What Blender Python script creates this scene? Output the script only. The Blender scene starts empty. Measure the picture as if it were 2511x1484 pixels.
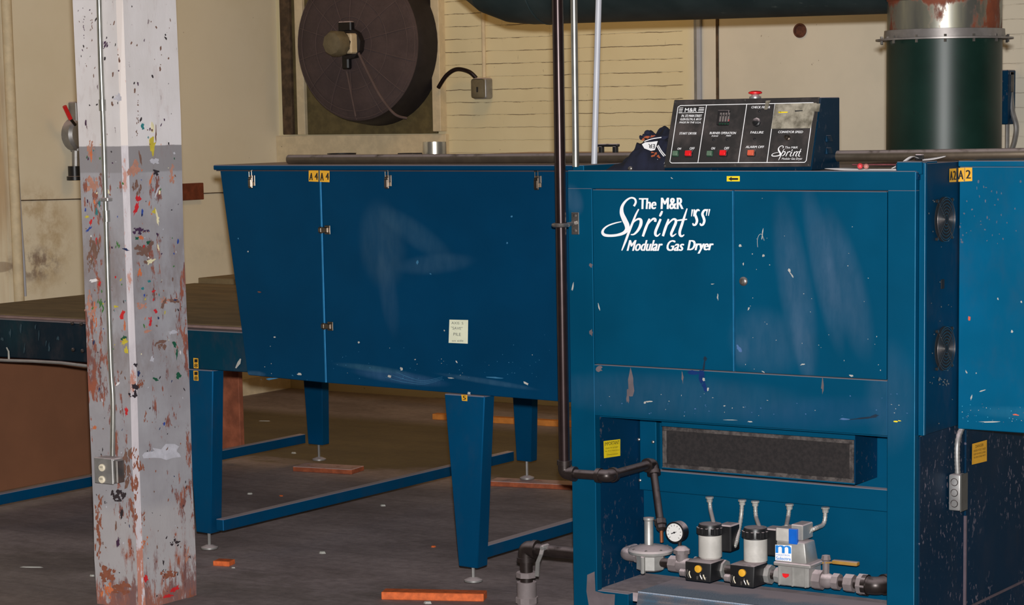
import bpy, bmesh, math, random
from mathutils import Vector, Matrix, noise as mnoise

random.seed(7)
SC = bpy.context.scene
COL = SC.collection
R = math.radians

# ------------------------------------------------------------------ camera
F = 5592.25
PP = (1366.09, 962.03)                       # the photograph is an off-centre crop
W0 = Vector((0.8382, 0.5447, -0.0150)); W1 = Vector((0.0541, -0.1106, -0.9924)); W2 = Vector((-0.5424, 0.8312, -0.1222))
W2.normalize(); W0 = (W0 - W2 * W0.dot(W2)).normalized(); W1 = W2.cross(W0)
EYE = Vector((0, 0, 1.6))
cam_d = bpy.data.cameras.new('camera'); cam = bpy.data.objects.new('camera', cam_d); COL.objects.link(cam)
m = Matrix((W0, -W1, -W2)).transposed().to_4x4(); m.translation = EYE
cam.matrix_world = m
cam_d.sensor_width = 36; cam_d.lens = F / 2511 * 36
cam_d.shift_x = -(PP[0] - 1255.5) / 2511; cam_d.shift_y = (PP[1] - 742) / 2511
cam_d.clip_start = .05; cam_d.clip_end = 60
SC.camera = cam
# ------------------------------------------------------------------ light
wd = bpy.data.worlds.new('world'); SC.world = wd; wd.use_nodes = True
wd.node_tree.nodes['Background'].inputs[0].default_value = (1.0, .68, .36, 1)
wd.node_tree.nodes['Background'].inputs[1].default_value = .018
fl = bpy.data.lights.new('camera_flash', 'POINT'); fl.energy = 2250; fl.shadow_soft_size = .03; fl.color = (1, .985, .97)
flo = bpy.data.objects.new('camera_flash', fl); COL.objects.link(flo); flo.location = EYE + Vector((0, .02, .11))
cl = bpy.data.lights.new('ceiling_lamp', 'AREA'); cl.energy = 17; cl.size = 1.2; cl.color = (1, .60, .22)
clo = bpy.data.objects.new('ceiling_lamp', cl); COL.objects.link(clo); clo.location = (-6.2, 9.0, 3.5)
SC.view_settings.view_transform = 'Standard'; SC.view_settings.look = 'None'
SC.view_settings.exposure = 0; SC.view_settings.gamma = 1; SC.view_settings.use_curve_mapping = False

# ------------------------------------------------------------------ helpers: measuring
def ray(px, py):
    c = Vector(((px - PP[0]) / F, (py - PP[1]) / F, 1))
    return W0 * c.x + W1 * c.y + W2 * c.z
def on(px, py, ax, val):                      # the point of the plane axis=val seen at that place of the photograph
    d = ray(px, py); t = (val - EYE[ax]) / d[ax]
    return EYE + d * t
def hit(px, py, P0, N):
    d = ray(px, py); t = (P0 - EYE).dot(N) / d.dot(N)
    return EYE + d * t

# ------------------------------------------------------------------ helpers: materials
def lin(c):
    return tuple((v / 255 / 12.92) if v / 255 <= .04045 else ((v / 255 + .055) / 1.055) ** 2.4 for v in c[:3]) + (1,)
class NT:
    def __init__(s, name):
        s.m = bpy.data.materials.new(name); s.m.use_nodes = True; s.t = s.m.node_tree
        s.b = s.t.nodes['Principled BSDF']; s.co = None
    def n(s, typ, **k):
        x = s.t.nodes.new(typ)
        for a, v in k.items(): setattr(x, a, v)
        return x
    def l(s, a, b): s.t.links.new(a, b)
    def coord(s):
        if not s.co: s.co = s.n('ShaderNodeNewGeometry').outputs['Position']
        return s.co
    def val(s, v, inp):
        if isinstance(v, (int, float)): inp.default_value = v
        elif isinstance(v, tuple): inp.default_value = v
        else: s.l(v, inp)
    def math(s, op, a, b=0, c=None, clamp=False):
        x = s.n('ShaderNodeMath', operation=op, use_clamp=clamp); s.val(a, x.inputs[0]); s.val(b, x.inputs[1])
        if c is not None: s.val(c, x.inputs[2])
        return x.outputs[0]
    def mix(s, f, a, b, blend='MIX'):
        x = s.n('ShaderNodeMix', data_type='RGBA', blend_type=blend); s.val(f, x.inputs[0]); s.val(a, x.inputs[6]); s.val(b, x.inputs[7])
        return x.outputs[2]
    def noise(s, scale, detail=4, rough=.6, stretch=None, dist=0):
        x = s.n('ShaderNodeTexNoise'); x.inputs['Scale'].default_value = scale; x.inputs['Detail'].default_value = detail
        x.inputs['Roughness'].default_value = rough; x.inputs['Distortion'].default_value = dist
        if stretch:
            mp = s.n('ShaderNodeMapping'); mp.inputs['Scale'].default_value = stretch; s.l(s.coord(), mp.inputs[0]); s.l(mp.outputs[0], x.inputs[0])
        else: s.l(s.coord(), x.inputs[0])
        return x.outputs[0]
    def ramp(s, v, a, b):                      # 0 below a, 1 above b
        x = s.n('ShaderNodeMapRange', interpolation_type='SMOOTHSTEP'); s.val(v, x.inputs[0]); x.inputs[1].default_value = a; x.inputs[2].default_value = b
        return x.outputs[0]
    def xyz(s):
        x = s.n('ShaderNodeSeparateXYZ'); s.l(s.coord(), x.inputs[0]); return x.outputs
    def up(s):
        g = s.n('ShaderNodeNewGeometry'); x = s.n('ShaderNodeSeparateXYZ'); s.l(g.outputs['Normal'], x.inputs[0]); return x.outputs[2]
    def spot(s, u, v, cu, cv, ru, rv, rot=0, soft=.6):     # a soft elliptical stain around (cu, cv)
        du = s.math('SUBTRACT', u, cu); dv = s.math('SUBTRACT', v, cv)
        c, si = math.cos(rot), math.sin(rot)
        a = s.math('ADD', s.math('MULTIPLY', du, c / ru), s.math('MULTIPLY', dv, si / ru))
        b = s.math('ADD', s.math('MULTIPLY', du, -si / rv), s.math('MULTIPLY', dv, c / rv))
        d = s.math('ADD', s.math('MULTIPLY', a, a), s.math('MULTIPLY', b, b))
        x = s.n('ShaderNodeMapRange', interpolation_type='SMOOTHSTEP'); s.l(d, x.inputs[0])
        x.inputs[1].default_value = 1 - soft; x.inputs[2].default_value = 1; x.inputs[3].default_value = 1; x.inputs[4].default_value = 0
        return x.outputs[0]
    def bump(s, h, strength=.3, dist=.005):
        x = s.n('ShaderNodeBump'); x.inputs['Strength'].default_value = strength; x.inputs['Distance'].default_value = dist
        s.l(h, x.inputs['Height']); s.l(x.outputs[0], s.b.inputs['Normal'])
    def done(s, col, rough=.5, metal=0, spec=.5):
        s.val(col, s.b.inputs['Base Color']); s.val(rough, s.b.inputs['Roughness']); s.val(metal, s.b.inputs['Metallic']); s.b.inputs['Specular IOR Level'].default_value = spec
        return s.m
DUST = lin((204, 186, 188))
def plain(name, c, rough=.5, metal=0, dust=0, var=.12, scale=18, spec=.5):
    t = NT(name); col = lin(c)
    v = t.ramp(t.noise(scale), .35, .7)
    out = t.mix(v, tuple(x * (1 - var) for x in col[:3]) + (1,), tuple(min(1, x * (1 + var)) for x in col[:3]) + (1,))
    me = metal; ro = rough
    if dust:
        f = t.math('MULTIPLY', t.ramp(t.up(), .25, .75), t.math('MULTIPLY', t.ramp(t.noise(30, 3), .15, .5), dust))
        out = t.mix(f, out, DUST); ro = t.math('ADD', t.math('MULTIPLY', f, .9 - rough), rough); me = t.math('MULTIPLY', t.math('SUBTRACT', 1, f), metal)
    return t.done(out, ro, me, spec)
def paint(name, c, rough=.5, metal=.45, smears=(), specks=0, speck_col=(120, 112, 118), dust=.9, grime=0, spec=.12):
    t = NT(name); col = lin(c); x, y, z = t.xyz()
    v = t.ramp(t.noise(2.6, 3), .3, .75)
    out = t.mix(v, tuple(k * .9 for k in col[:3]) + (1,), tuple(min(1, k * 1.1) for k in col[:3]) + (1,))
    fine = t.math('ADD', t.math('MULTIPLY', t.ramp(t.noise(40, 4, .6, (1, 1, .3)), .2, .8), .35), .3)
    for (cx, cz, rx, rz, rot, k, sc) in smears:
        s = t.math('MULTIPLY', t.spot(x, z, cx, cz, rx * 1.15, rz * 1.15, rot, 1.0), t.math('MULTIPLY', fine, k * .62))
        out = t.mix(s, out, lin(sc))
    if specks:
        q = t.ramp(t.noise(70, 3, .55, (1, 1, .7)), .60, .66)
        q = t.math('MULTIPLY', q, t.ramp(t.noise(3, 2), .38, .6))
        out = t.mix(t.math('MULTIPLY', q, specks), out, lin(speck_col))
    if grime:
        q = t.math('MULTIPLY', t.ramp(t.noise(9, 6, .7, (1, 1, .5)), .45, .75), grime)
        out = t.mix(q, out, lin((78, 70, 74)))
    f = t.math('MULTIPLY', t.ramp(t.up(), .5, .95), dust)
    out = t.mix(f, out, DUST)
    me = t.math('MULTIPLY', t.math('SUBTRACT', 1, f), metal)
    ro = t.math('ADD', t.math('MULTIPLY', t.noise(9), .12), rough - .06)
    return t.done(out, ro, me, spec)

BLUE = (0, 80, 114)
M = {}
WHITE_SMEAR = (150, 165, 195)
M['blue'] = paint('blue_enamel', BLUE, smears=((-3.45, .74, .5, .07, 0, .18, WHITE_SMEAR), (-2.95, .72, .3, .05, .1, .22, (90, 110, 170)),
        (-2.72, .78, .08, .16, 0, .16, WHITE_SMEAR), (-3.78, 1.33, .035, .05, .4, .3, WHITE_SMEAR)))
M['blue_door'] = paint('blue_enamel_door', BLUE, smears=((-3.02, 1.08, .055, .26, .18, .30, WHITE_SMEAR), (-2.93, 1.14, .04, .24, .22, .3, WHITE_SMEAR),
        (-2.86, 1.1, .06, .22, .3, .28, WHITE_SMEAR), (-3.12, .92, .12, .1, -.3, .22, WHITE_SMEAR), (-3.0, .93, .03, .14, .2, .22, WHITE_SMEAR), (-3.2, .89, .03, .05, 0, .25, WHITE_SMEAR)))
M['blue_hood'] = paint('blue_enamel_hood', (0, 64, 102), smears=((-4.72, 1.16, .10, .15, .1, .30, (120, 150, 160)), (-4.58, 1.20, .17, .045, -.5, .30, (110, 150, 170)),
        (-4.50, 1.10, .16, .035, .1, .34, (110, 150, 175)), (-4.7, 1.0, .04, .15, .15, .26, (110, 140, 165)), (-4.66, .71, .2, .022, -.06, .6, (110, 150, 200)), (-4.78, .735, .16, .012, -.05, .5, (110, 165, 180)),
        (-4.3, .715, .2, .01, -.08, .35, (130, 180, 210)), (-5.3, .69, .05, .012, 0, .4, (150, 190, 220))))
M['blue_far'] = paint('blue_enamel_worn', (0, 94, 132), grime=.12, smears=((-2.4, .72, .2, .02, 0, .3, (90, 170, 200)),))
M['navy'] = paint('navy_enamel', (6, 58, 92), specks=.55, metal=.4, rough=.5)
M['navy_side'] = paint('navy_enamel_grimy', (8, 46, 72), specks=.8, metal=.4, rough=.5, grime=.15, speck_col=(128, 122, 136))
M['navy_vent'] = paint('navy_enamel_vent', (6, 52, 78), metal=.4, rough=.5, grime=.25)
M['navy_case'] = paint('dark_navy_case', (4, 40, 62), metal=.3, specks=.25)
M['blue_leg'] = paint('blue_enamel_leg', (0, 76, 118), grime=.14, dust=.95)
M['teal_bed'] = paint('blue_enamel_dirty', (2, 62, 86), grime=.35, dust=.9)
M['dark_bed'] = paint('soiled_steel_apron', (20, 38, 52), grime=.4, metal=.5, rough=.45, smears=((-6.5, .8, .1, .1, 0, .3, (40, 110, 120)),))
M['gap'] = plain('dark_gap', (14, 16, 20), .8)
M['dustgap'] = plain('dusty_gap', (58, 48, 52), .9)
M['steel'] = plain('zinc_steel', (140, 136, 132), .35, .9, dust=.3)
M['latch'] = plain('nickel_latch', (120, 110, 100), .3, .95)
M['galv'] = plain('galvanised_conduit', (160, 160, 154), .36, .85)
M['flex'] = plain('bright_flexible_steel', (166, 164, 158), .42, .35, dust=.5)
M['galv_dull'] = plain('dull_galvanised_box', (150, 148, 146), .45, .55, dust=.7)
M['iron'] = plain('black_iron_pipe', (50, 42, 40), .36, .5, dust=.32, scale=40)
M['iron_clean'] = plain('dark_oiled_pipe', (46, 34, 34), .3, .6, scale=30)
M['cast'] = plain('cast_aluminium', (172, 170, 166), .42, .5, dust=.95)
M['cast_dusty'] = plain('dusty_casting', (122, 112, 112), .7, .2, dust=1.0)
M['black'] = plain('black_plastic', (24, 24, 26), .4, dust=.85)
M['grey_can'] = plain('light_grey_plastic', (186, 182, 176), .45, dust=.5)
M['white'] = plain('white_vinyl', (238, 238, 240), .5, var=.03)
M['ivory'] = plain('ivory_plastic', (225, 214, 190), .5)
M['yellow'] = plain('yellow_sticker', (222, 164, 42), .5, var=.08)
M['yellow2'] = plain('yellow_warning_sticker', (232, 205, 30), .5, var=.08)
M['ink'] = plain('black_ink', (22, 22, 24), .6)
M['red'] = plain('red_plastic', (225, 28, 34), .4)
M['orange_btn'] = plain('orange_plastic', (205, 92, 66), .5)
M['green_btn'] = plain('green_plastic', (92, 116, 96), .45)
M['green_ring'] = plain('dark_green_plastic', (28, 62, 46), .4)
M['mblue'] = plain('bright_blue_plastic', (0, 92, 190), .45, dust=.3)
M['mlogo'] = plain('light_blue_ink', (24, 128, 214), .5)
M['note'] = plain('pale_note_paper', (214, 216, 190), .8, var=.04)
M['pencil'] = plain('grey_pencil', (96, 100, 96), .8)
M['wood_shim'] = plain('bare_orange_wood', (206, 98, 46), .75, var=.2, scale=40)
M['wood_far'] = plain('dusty_orange_wood', (150, 76, 44), .8, var=.25, scale=24, dust=.6)
M['wood_dark'] = plain('stained_wood', (120, 58, 34), .7, var=.2, scale=30)
M['board'] = plain('brown_fibreboard', (122, 78, 52), .85, var=.06, scale=5)
M['board_edge'] = plain('worn_fibreboard', (150, 84, 58), .8, var=.25, scale=14)
M['belt'] = None
M['jacket'] = plain('navy_cloth', (20, 24, 44), .95, var=.25, scale=25)
M['cream_paint'] = plain('cream_painted_wood', (216, 198, 164), .7, var=.08, dust=.2)
M['tan_rust'] = plain('rusty_steel', (92, 52, 36), .8, var=.3, scale=50)
M['paper'] = plain('white_paper', (205, 200, 200), .7, var=.05)
M['paper_red'] = plain('printed_paper', (120, 60, 66), .6, var=.3, scale=50)
M['pink'] = plain('pinkish_red_cap', (190, 58, 64), .4)
M['pink2'] = plain('dull_pink_cap', (176, 112, 104), .5)
M['olive'] = plain('olive_painted_panel', (96, 84, 52), .75, var=.2, dust=.5)
M['darkwood'] = plain('sooty_dark_wood', (84, 66, 48), .85, var=.35, scale=22)
M['sootsteel'] = plain('sooty_steel_drum', (34, 28, 29), .7, var=.2)
M['motor'] = plain('beige_motor_paint', (112, 102, 80), .5, var=.15)
M['copper'] = plain('copper_tube', (150, 92, 62), .4, .7)
M['brass'] = plain('dull_brass', (150, 124, 84), .45, .6, dust=.6)
M['white_pipe'] = plain('white_plastic_pipe', (176, 178, 186), .4, var=.03)
M['tape'] = plain('yellowed_clear_tape', (150, 140, 118), .35, var=.2, scale=60)
M['screen'] = plain('dark_meter', (38, 38, 40), .3)
M['chip'] = plain('white_chip', (168, 166, 160), .8)
M['gaugeface'] = plain('white_dial', (222, 220, 216), .4, var=.02)
M['leverhandle'] = plain('dusty_yellow_handle', (160, 120, 50), .6, dust=.9)

# dusty mesh filter
t = NT('dust_clogged_filter'); v = t.ramp(t.noise(90, 3), .3, .7)
M['filter'] = t.done(t.mix(v, lin((26, 23, 24)), lin((40, 35, 35))), .95)
t = NT('filter_frame_metal'); v = t.ramp(t.noise(26, 5, .7), .4, .62)
M['fframe'] = t.done(t.mix(v, lin((62, 57, 57)), lin((104, 97, 94))), .5, .4)
# conveyor belt: brown woven glass cloth
t = NT('brown_belt_cloth'); v = t.ramp(t.noise(4, 5, .65, (1, 3, 1)), .3, .72); g = t.noise(160, 2)
M['belt'] = t.done(t.mix(t.math('MULTIPLY', g, .3), t.mix(v, lin((104, 86, 58)), lin((134, 114, 80))), lin((70, 56, 36))), .9)
# perforated steel grille, dusty
t = NT('dusty_perforated_steel')
x = t.n('ShaderNodeTexVoronoi', feature='F1'); x.inputs['Scale'].default_value = 230; x.inputs['Randomness'].default_value = .15
t.l(t.coord(), x.inputs['Vector']); hole = t.ramp(x.outputs['Distance'], .42, .5)
v = t.ramp(t.noise(10, 4), .36, .6)
M['grille'] = t.done(t.mix(hole, lin((66, 74, 86)), t.mix(v, lin((58, 90, 112)), lin((104, 98, 102)))), .7, .1)
t = NT('dust_laden_mesh_shelf'); x, y, z = t.xyz()
vo = t.n('ShaderNodeTexVoronoi', feature='F1'); vo.inputs['Scale'].default_value = 170; vo.inputs['Randomness'].default_value = .15
t.l(t.coord(), vo.inputs['Vector']); ho = t.ramp(vo.outputs['Distance'], .40, .52)
dm = t.ramp(t.math('ADD', y, t.math('MULTIPLY', t.noise(9, 4), .16)), 6.08, 6.15)
M['shelf'] = t.done(t.mix(dm, t.mix(ho, lin((150, 158, 172)), lin((92, 116, 140))), lin((186, 168, 172))), .9)
# fan guard: mauve brown lint on wire
t = NT('lint_covered_guard'); w = t.noise(70, 4, .7); v = t.ramp(t.noise(6, 4), .3, .7)
M['guard'] = t.done(t.mix(t.math('MULTIPLY', w, .6), t.mix(v, lin((78, 65, 65)), lin((94, 78, 77))), lin((52, 43, 44))), .95)
M['guardwire'] = plain('linty_wire', (96, 80, 78), .9)
# duct paints
t = NT('dark_green_duct_paint'); v = t.ramp(t.noise(7, 4), .3, .7); q = t.ramp(t.noise(60, 2), .70, .74)
M['duct'] = t.done(t.mix(q, t.mix(v, lin((12, 36, 30)), lin((18, 44, 37))), lin((20, 30, 26))), .40, 0, .30)
t = NT('dusty_teal_duct'); v = t.ramp(t.noise(5, 5), .3, .7); q = t.ramp(t.noise(34, 3, .6, (.5, 1, 1)), .66, .74)
M['duct_h'] = t.done(t.mix(t.math('MULTIPLY', q, .4), t.mix(v, lin((32, 48, 51)), lin((50, 64, 66))), lin((110, 120, 116))), .5, .3)
DUCTX = (on(2177, 200, 1, 7.45).x + on(2457, 200, 1, 7.45).x) / 2
t = NT('rusty_galvanised_duct'); x, y, z = t.xyz(); v = t.noise(9, 6, .65, (1, 1, .5))
hi = t.math('MAXIMUM', t.ramp(z, 1.93, 1.985), t.math('MULTIPLY', t.ramp(x, DUCTX + .10, DUCTX + .20), .38))
rust = t.ramp(t.math('ADD', v, t.math('MULTIPLY', hi, .30)), .55, .66)
col = t.mix(rust, t.mix(t.ramp(t.noise(14, 3, .6, (1, 1, .15)), .4, .7), lin((112, 111, 104)), lin((138, 135, 118))), t.mix(t.noise(30), lin((84, 36, 22)), lin((140, 70, 38))))
M['duct_g'] = t.done(col, t.math('ADD', t.math('MULTIPLY', rust, .4), .34), t.math('MULTIPLY', t.math('SUBTRACT', 1, rust), .6))
M['flange'] = plain('grey_flange_steel', (138, 132, 129), .42, .5, var=.15)

# back wall: whitewashed brick, plain painted plaster to either side
YW, XL = 10.35, -8.66
t = NT('cream_painted_brick_wall'); x, y, z = t.xyz()
cb = t.n('ShaderNodeCombineXYZ'); t.l(t.math('ADD', x, t.math('MULTIPLY', t.noise(7), .006)), cb.inputs[0])
t.l(t.math('ADD', z, t.math('MULTIPLY', t.noise(9, 4), .010)), cb.inputs[1])
bk = t.n('ShaderNodeTexBrick', offset=.5); bk.inputs['Scale'].default_value = 1; bk.inputs['Mortar Size'].default_value = .0035
bk.inputs['Mortar Smooth'].default_value = .6; bk.inputs['Brick Width'].default_value = .205; bk.inputs['Row Height'].default_value = .069
t.l(cb.outputs[0], bk.inputs['Vector'])
zone = t.math('MULTIPLY', t.ramp(x, -7.62, -7.60), t.math('SUBTRACT', 1, t.ramp(x, -5.96, -5.94)))
zone2 = t.ramp(x, -4.3, -4.2)
zone = t.math('ADD', zone, t.math('MULTIPLY', zone2, .45), clamp=True)
zw = t.math('ADD', z, t.math('MULTIPLY', t.math('SUBTRACT', t.noise(9, 4), .5), .014))
fz_ = t.math('ABSOLUTE', t.math('SUBTRACT', t.math('FRACT', t.math('DIVIDE', zw, .069)), .5))
joint = t.ramp(fz_, .455, .49)
upr = t.math('MULTIPLY', bk.outputs['Fac'], t.ramp(t.noise(6, 3, .6), .56, .66))
crack = t.math('MULTIPLY', t.math('MAXIMUM', joint, t.math('MULTIPLY', upr, .35)), t.ramp(t.noise(5, 5, .7, (1, 1, 2.4)), .42, .57))
soft = t.math('MULTIPLY', joint, .10)
topf = t.math('ADD', t.math('MULTIPLY', t.ramp(z, 1.45, 1.62), .8), .2)
crackz = t.math('MULTIPLY', t.math('MULTIPLY', crack, zone), topf)
base = t.mix(t.ramp(t.noise(1.7, 4), .3, .7), lin((222, 208, 168)), lin((230, 217, 178)))
base2 = t.mix(t.ramp(t.noise(2.3, 4), .3, .7), lin((214, 206, 188)), lin((224, 215, 196)))
base = t.mix(t.ramp(x, -5.93, -5.86), base, base2)
spk = t.ramp(t.noise(36, 3, .6, (1.3, 1, .8)), .735, .76)
base = t.mix(t.math('MULTIPLY', spk, .7), base, lin((112, 84, 62)))
rs = t.math('MULTIPLY', t.ramp(t.noise(16, 4, .6, (2.2, 1, .5)), .66, .74), t.math('SUBTRACT', 1, t.ramp(z, 1.5, 1.75)))
base = t.mix(t.math('MULTIPLY', rs, t.math('MULTIPLY', t.ramp(x, -5.4, -5.2), .7)), base, lin((168, 116, 66)))
base = t.mix(t.math('MULTIPLY', soft, zone), base, lin((150, 120, 80)))
base = t.mix(t.math('MULTIPLY', crackz, .85), base, lin((92, 72, 54)))
low = t.math('SUBTRACT', 1, t.ramp(z, .25, .5))
base = t.mix(t.math('MULTIPLY', low, .35), base, lin((120, 104, 60)))  # olive at the wall's foot paints in the shade behind the hood
t.bump(t.math('MULTIPLY', t.math('MULTIPLY', joint, zone), -1), .45, .006)
M['wall_back'] = t.done(base, .75)
t = NT('cream_painted_plaster_wall'); x, y, z = t.xyz()
base = t.mix(t.ramp(t.noise(1.4, 5), .3, .7), lin((232, 220, 192)), lin((240, 229, 204)))
pat = t.ramp(t.noise(3.2, 6, .7), .45, .7)
st = t.math('MULTIPLY', t.math('MULTIPLY', t.spot(y, z, 8.40, .98, .30, .36, 0, .9), t.ramp(t.noise(5, 5, .7), .42, .66)), .55)
base = t.mix(st, base, lin((170, 134, 66)))
st = t.math('MULTIPLY', t.math('MULTIPLY', t.spot(y, z, 8.36, .86, .24, .11, 0, .9), t.ramp(t.noise(14, 5), .40, .62)), .75)
base = t.mix(st, base, lin((118, 92, 84)))
st = t.spot(y, z, 8.13, .86, .10, .03, 0, .4)
base = t.mix(t.math('MULTIPLY', st, .6), base, lin((150, 130, 112)))
st = t.math('MULTIPLY', t.spot(y, z, 8.17, 1.4, .06, 1.5, 0, .9), t.ramp(t.noise(9, 4, .6, (1, 1, .1)), .35, .6))
base = t.mix(t.math('MULTIPLY', st, .55), base, lin((178, 136, 82)))
st = t.spot(y, z, 9.9, .86, .6, .12, 0, .9); base = t.mix(t.math('MULTIPLY', st, t.math('MULTIPLY', pat, .25)), base, lin((150, 150, 130)))
spk = t.ramp(t.noise(40, 3), .75, .77); base = t.mix(t.math('MULTIPLY', spk, .5), base, lin((120, 96, 70)))
M['wall_left'] = t.done(base, .75)
t = NT('dusty_wood_block_floor'); x, y, z = t.xyz()
n1 = t.ramp(t.noise(1.6, 6, .65, (1, 1.6, 1)), .32, .68); n2 = t.ramp(t.noise(26, 5, .7), .3, .7)
dustc = t.mix(n1, lin((134, 120, 122)), lin((170, 154, 156)))
oldc = t.mix(n1, lin((92, 80, 56)), lin((110, 96, 68)))
far = t.ramp(t.math('ADD', y, t.math('MULTIPLY', n1, .25)), 8.15, 8.35)
ring = t.math('MULTIPLY', t.ramp(y, 9.35, 9.6), .8)
far2 = t.math('SUBTRACT', far, t.math('MULTIPLY', far, ring))
near = t.math('SUBTRACT', 1, t.ramp(t.math('ADD', y, t.math('MULTIPLY', n1, .5)), 6.0, 6.4))
c = t.mix(far2, dustc, oldc); c = t.mix(t.math('MULTIPLY', near, .65), c, t.mix(n1, lin((112, 100, 96)), lin((144, 130, 124))))
c = t.mix(t.math('MULTIPLY', n2, .3), c, lin((76, 66, 64)))
pl = t.n('ShaderNodeTexWave', wave_type='BANDS', bands_direction='Y'); pl.inputs['Scale'].default_value = 2.2; pl.inputs['Distortion'].default_value = 1.2; pl.inputs['Detail'].default_value = 3
t.l(t.coord(), pl.inputs[0]); c = t.mix(t.math('MULTIPLY', t.ramp(pl.outputs[1], .93, 1), .10), c, lin((50, 42, 42)))
t.bump(t.noise(30, 5), .4, .004)
M['floor'] = t.done(c, .8)
# the post's layers of paint: brick-red undercoat, white above, grey below
t = NT('flaking_post_paint'); x, y, z = t.xyz()
cl = t.noise(13, 6, .72, (1.4, 1.4, .5)); cl2 = t.noise(4, 5, .65, (1.4, 1.4, .45)); fl_ = t.noise(34, 5, .7, (1.3, 1.3, .42))
white = t.mix(t.ramp(t.noise(3, 4), .3, .7), lin((204, 198, 196)), lin((218, 213, 214)))
grey = t.mix(t.ramp(t.noise(5, 4), .3, .7), lin((146, 142, 146)), lin((162, 160, 164)))
edge = t.math('ADD', z, t.math('MULTIPLY', cl, .006))
up_ = t.ramp(edge, 1.511, 1.515)
band = t.math('MULTIPLY', t.ramp(edge, 1.425, 1.432), t.math('SUBTRACT', 1, up_))
low1 = t.math('SUBTRACT', 1, t.ramp(z, .30, .36))
pale = t.mix(t.math('MULTIPLY', low1, .6), grey, lin((176, 170, 170)))
c = t.mix(up_, pale, white); c = t.mix(band, c, lin((140, 136, 138)))
under = t.mix(t.ramp(cl, .4, .6), lin((150, 84, 62)), lin((116, 78, 74)))
w_g = t.ramp(t.math('ADD', t.math('ADD', t.math('MULTIPLY', cl2, .6), t.math('MULTIPLY', fl_, .5)), t.math('MULTIPLY', t.spot(z, x, .95, -5.2, .34, 3, 0, .9), .035)), .605, .645)
w_g = t.math('MULTIPLY', w_g, t.math('SUBTRACT', 1, t.math('MULTIPLY', t.math('MAXIMUM', up_, band), .9)))
w_l = t.math('MULTIPLY', t.ramp(t.math('ADD', t.math('MULTIPLY', cl2, .5), t.math('MULTIPLY', fl_, .5)), .50, .56), t.math('SUBTRACT', 1, t.ramp(z, .02, .30)))
w_l = t.math('MULTIPLY', w_l, .9)
bot = t.ramp(t.math('ADD', t.math('MULTIPLY', t.math('SUBTRACT', 1, t.ramp(z, .0, .22)), .22), t.math('ADD', t.math('MULTIPLY', cl, .4), t.math('MULTIPLY', fl_, .4))), .53, .60)
w_l = t.math('MAXIMUM', w_l, t.math('MULTIPLY', bot, .9))
gr = t.math('MULTIPLY', t.math('MULTIPLY', t.spot(z, x, .98, -5.2, .36, 3, 0, 1.0), t.ramp(t.noise(8, 5, .7, (1, 1, .5)), .40, .62)), .6)
c = t.mix(gr, c, lin((122, 108, 104)))
w_w = t.math('MULTIPLY', t.ramp(fl_, .665, .69), up_)
c = t.mix(t.math('MAXIMUM', w_g, w_l), c, under); c = t.mix(t.math('MULTIPLY', w_w, .85), c, lin((86, 62, 72)))
t.bump(t.math('SUBTRACT', cl, w_g), .25, .004)
M['post'] = t.done(c, .6)
t = NT('post_corner_lit_paint'); cl = t.noise(20, 6, .7, (1, 1, .3)); x, y, z = t.xyz()
c = t.mix(t.ramp(cl, .4, .7), lin((172, 164, 168)), lin((150, 143, 148)))  # chamfer coloured paler than the grey faces, painting in the light it catches
c = t.mix(t.ramp(z, 1.51, 1.515), c, lin((190, 179, 173)))
wv = t.math('ADD', cl, t.math('MULTIPLY', t.math('SUBTRACT', 1, t.ramp(z, .1, .42)), .16))
c = t.mix(t.ramp(wv, .58, .64), c, lin((150, 88, 66)))
M['post_edge'] = t.done(c, .5)

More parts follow.
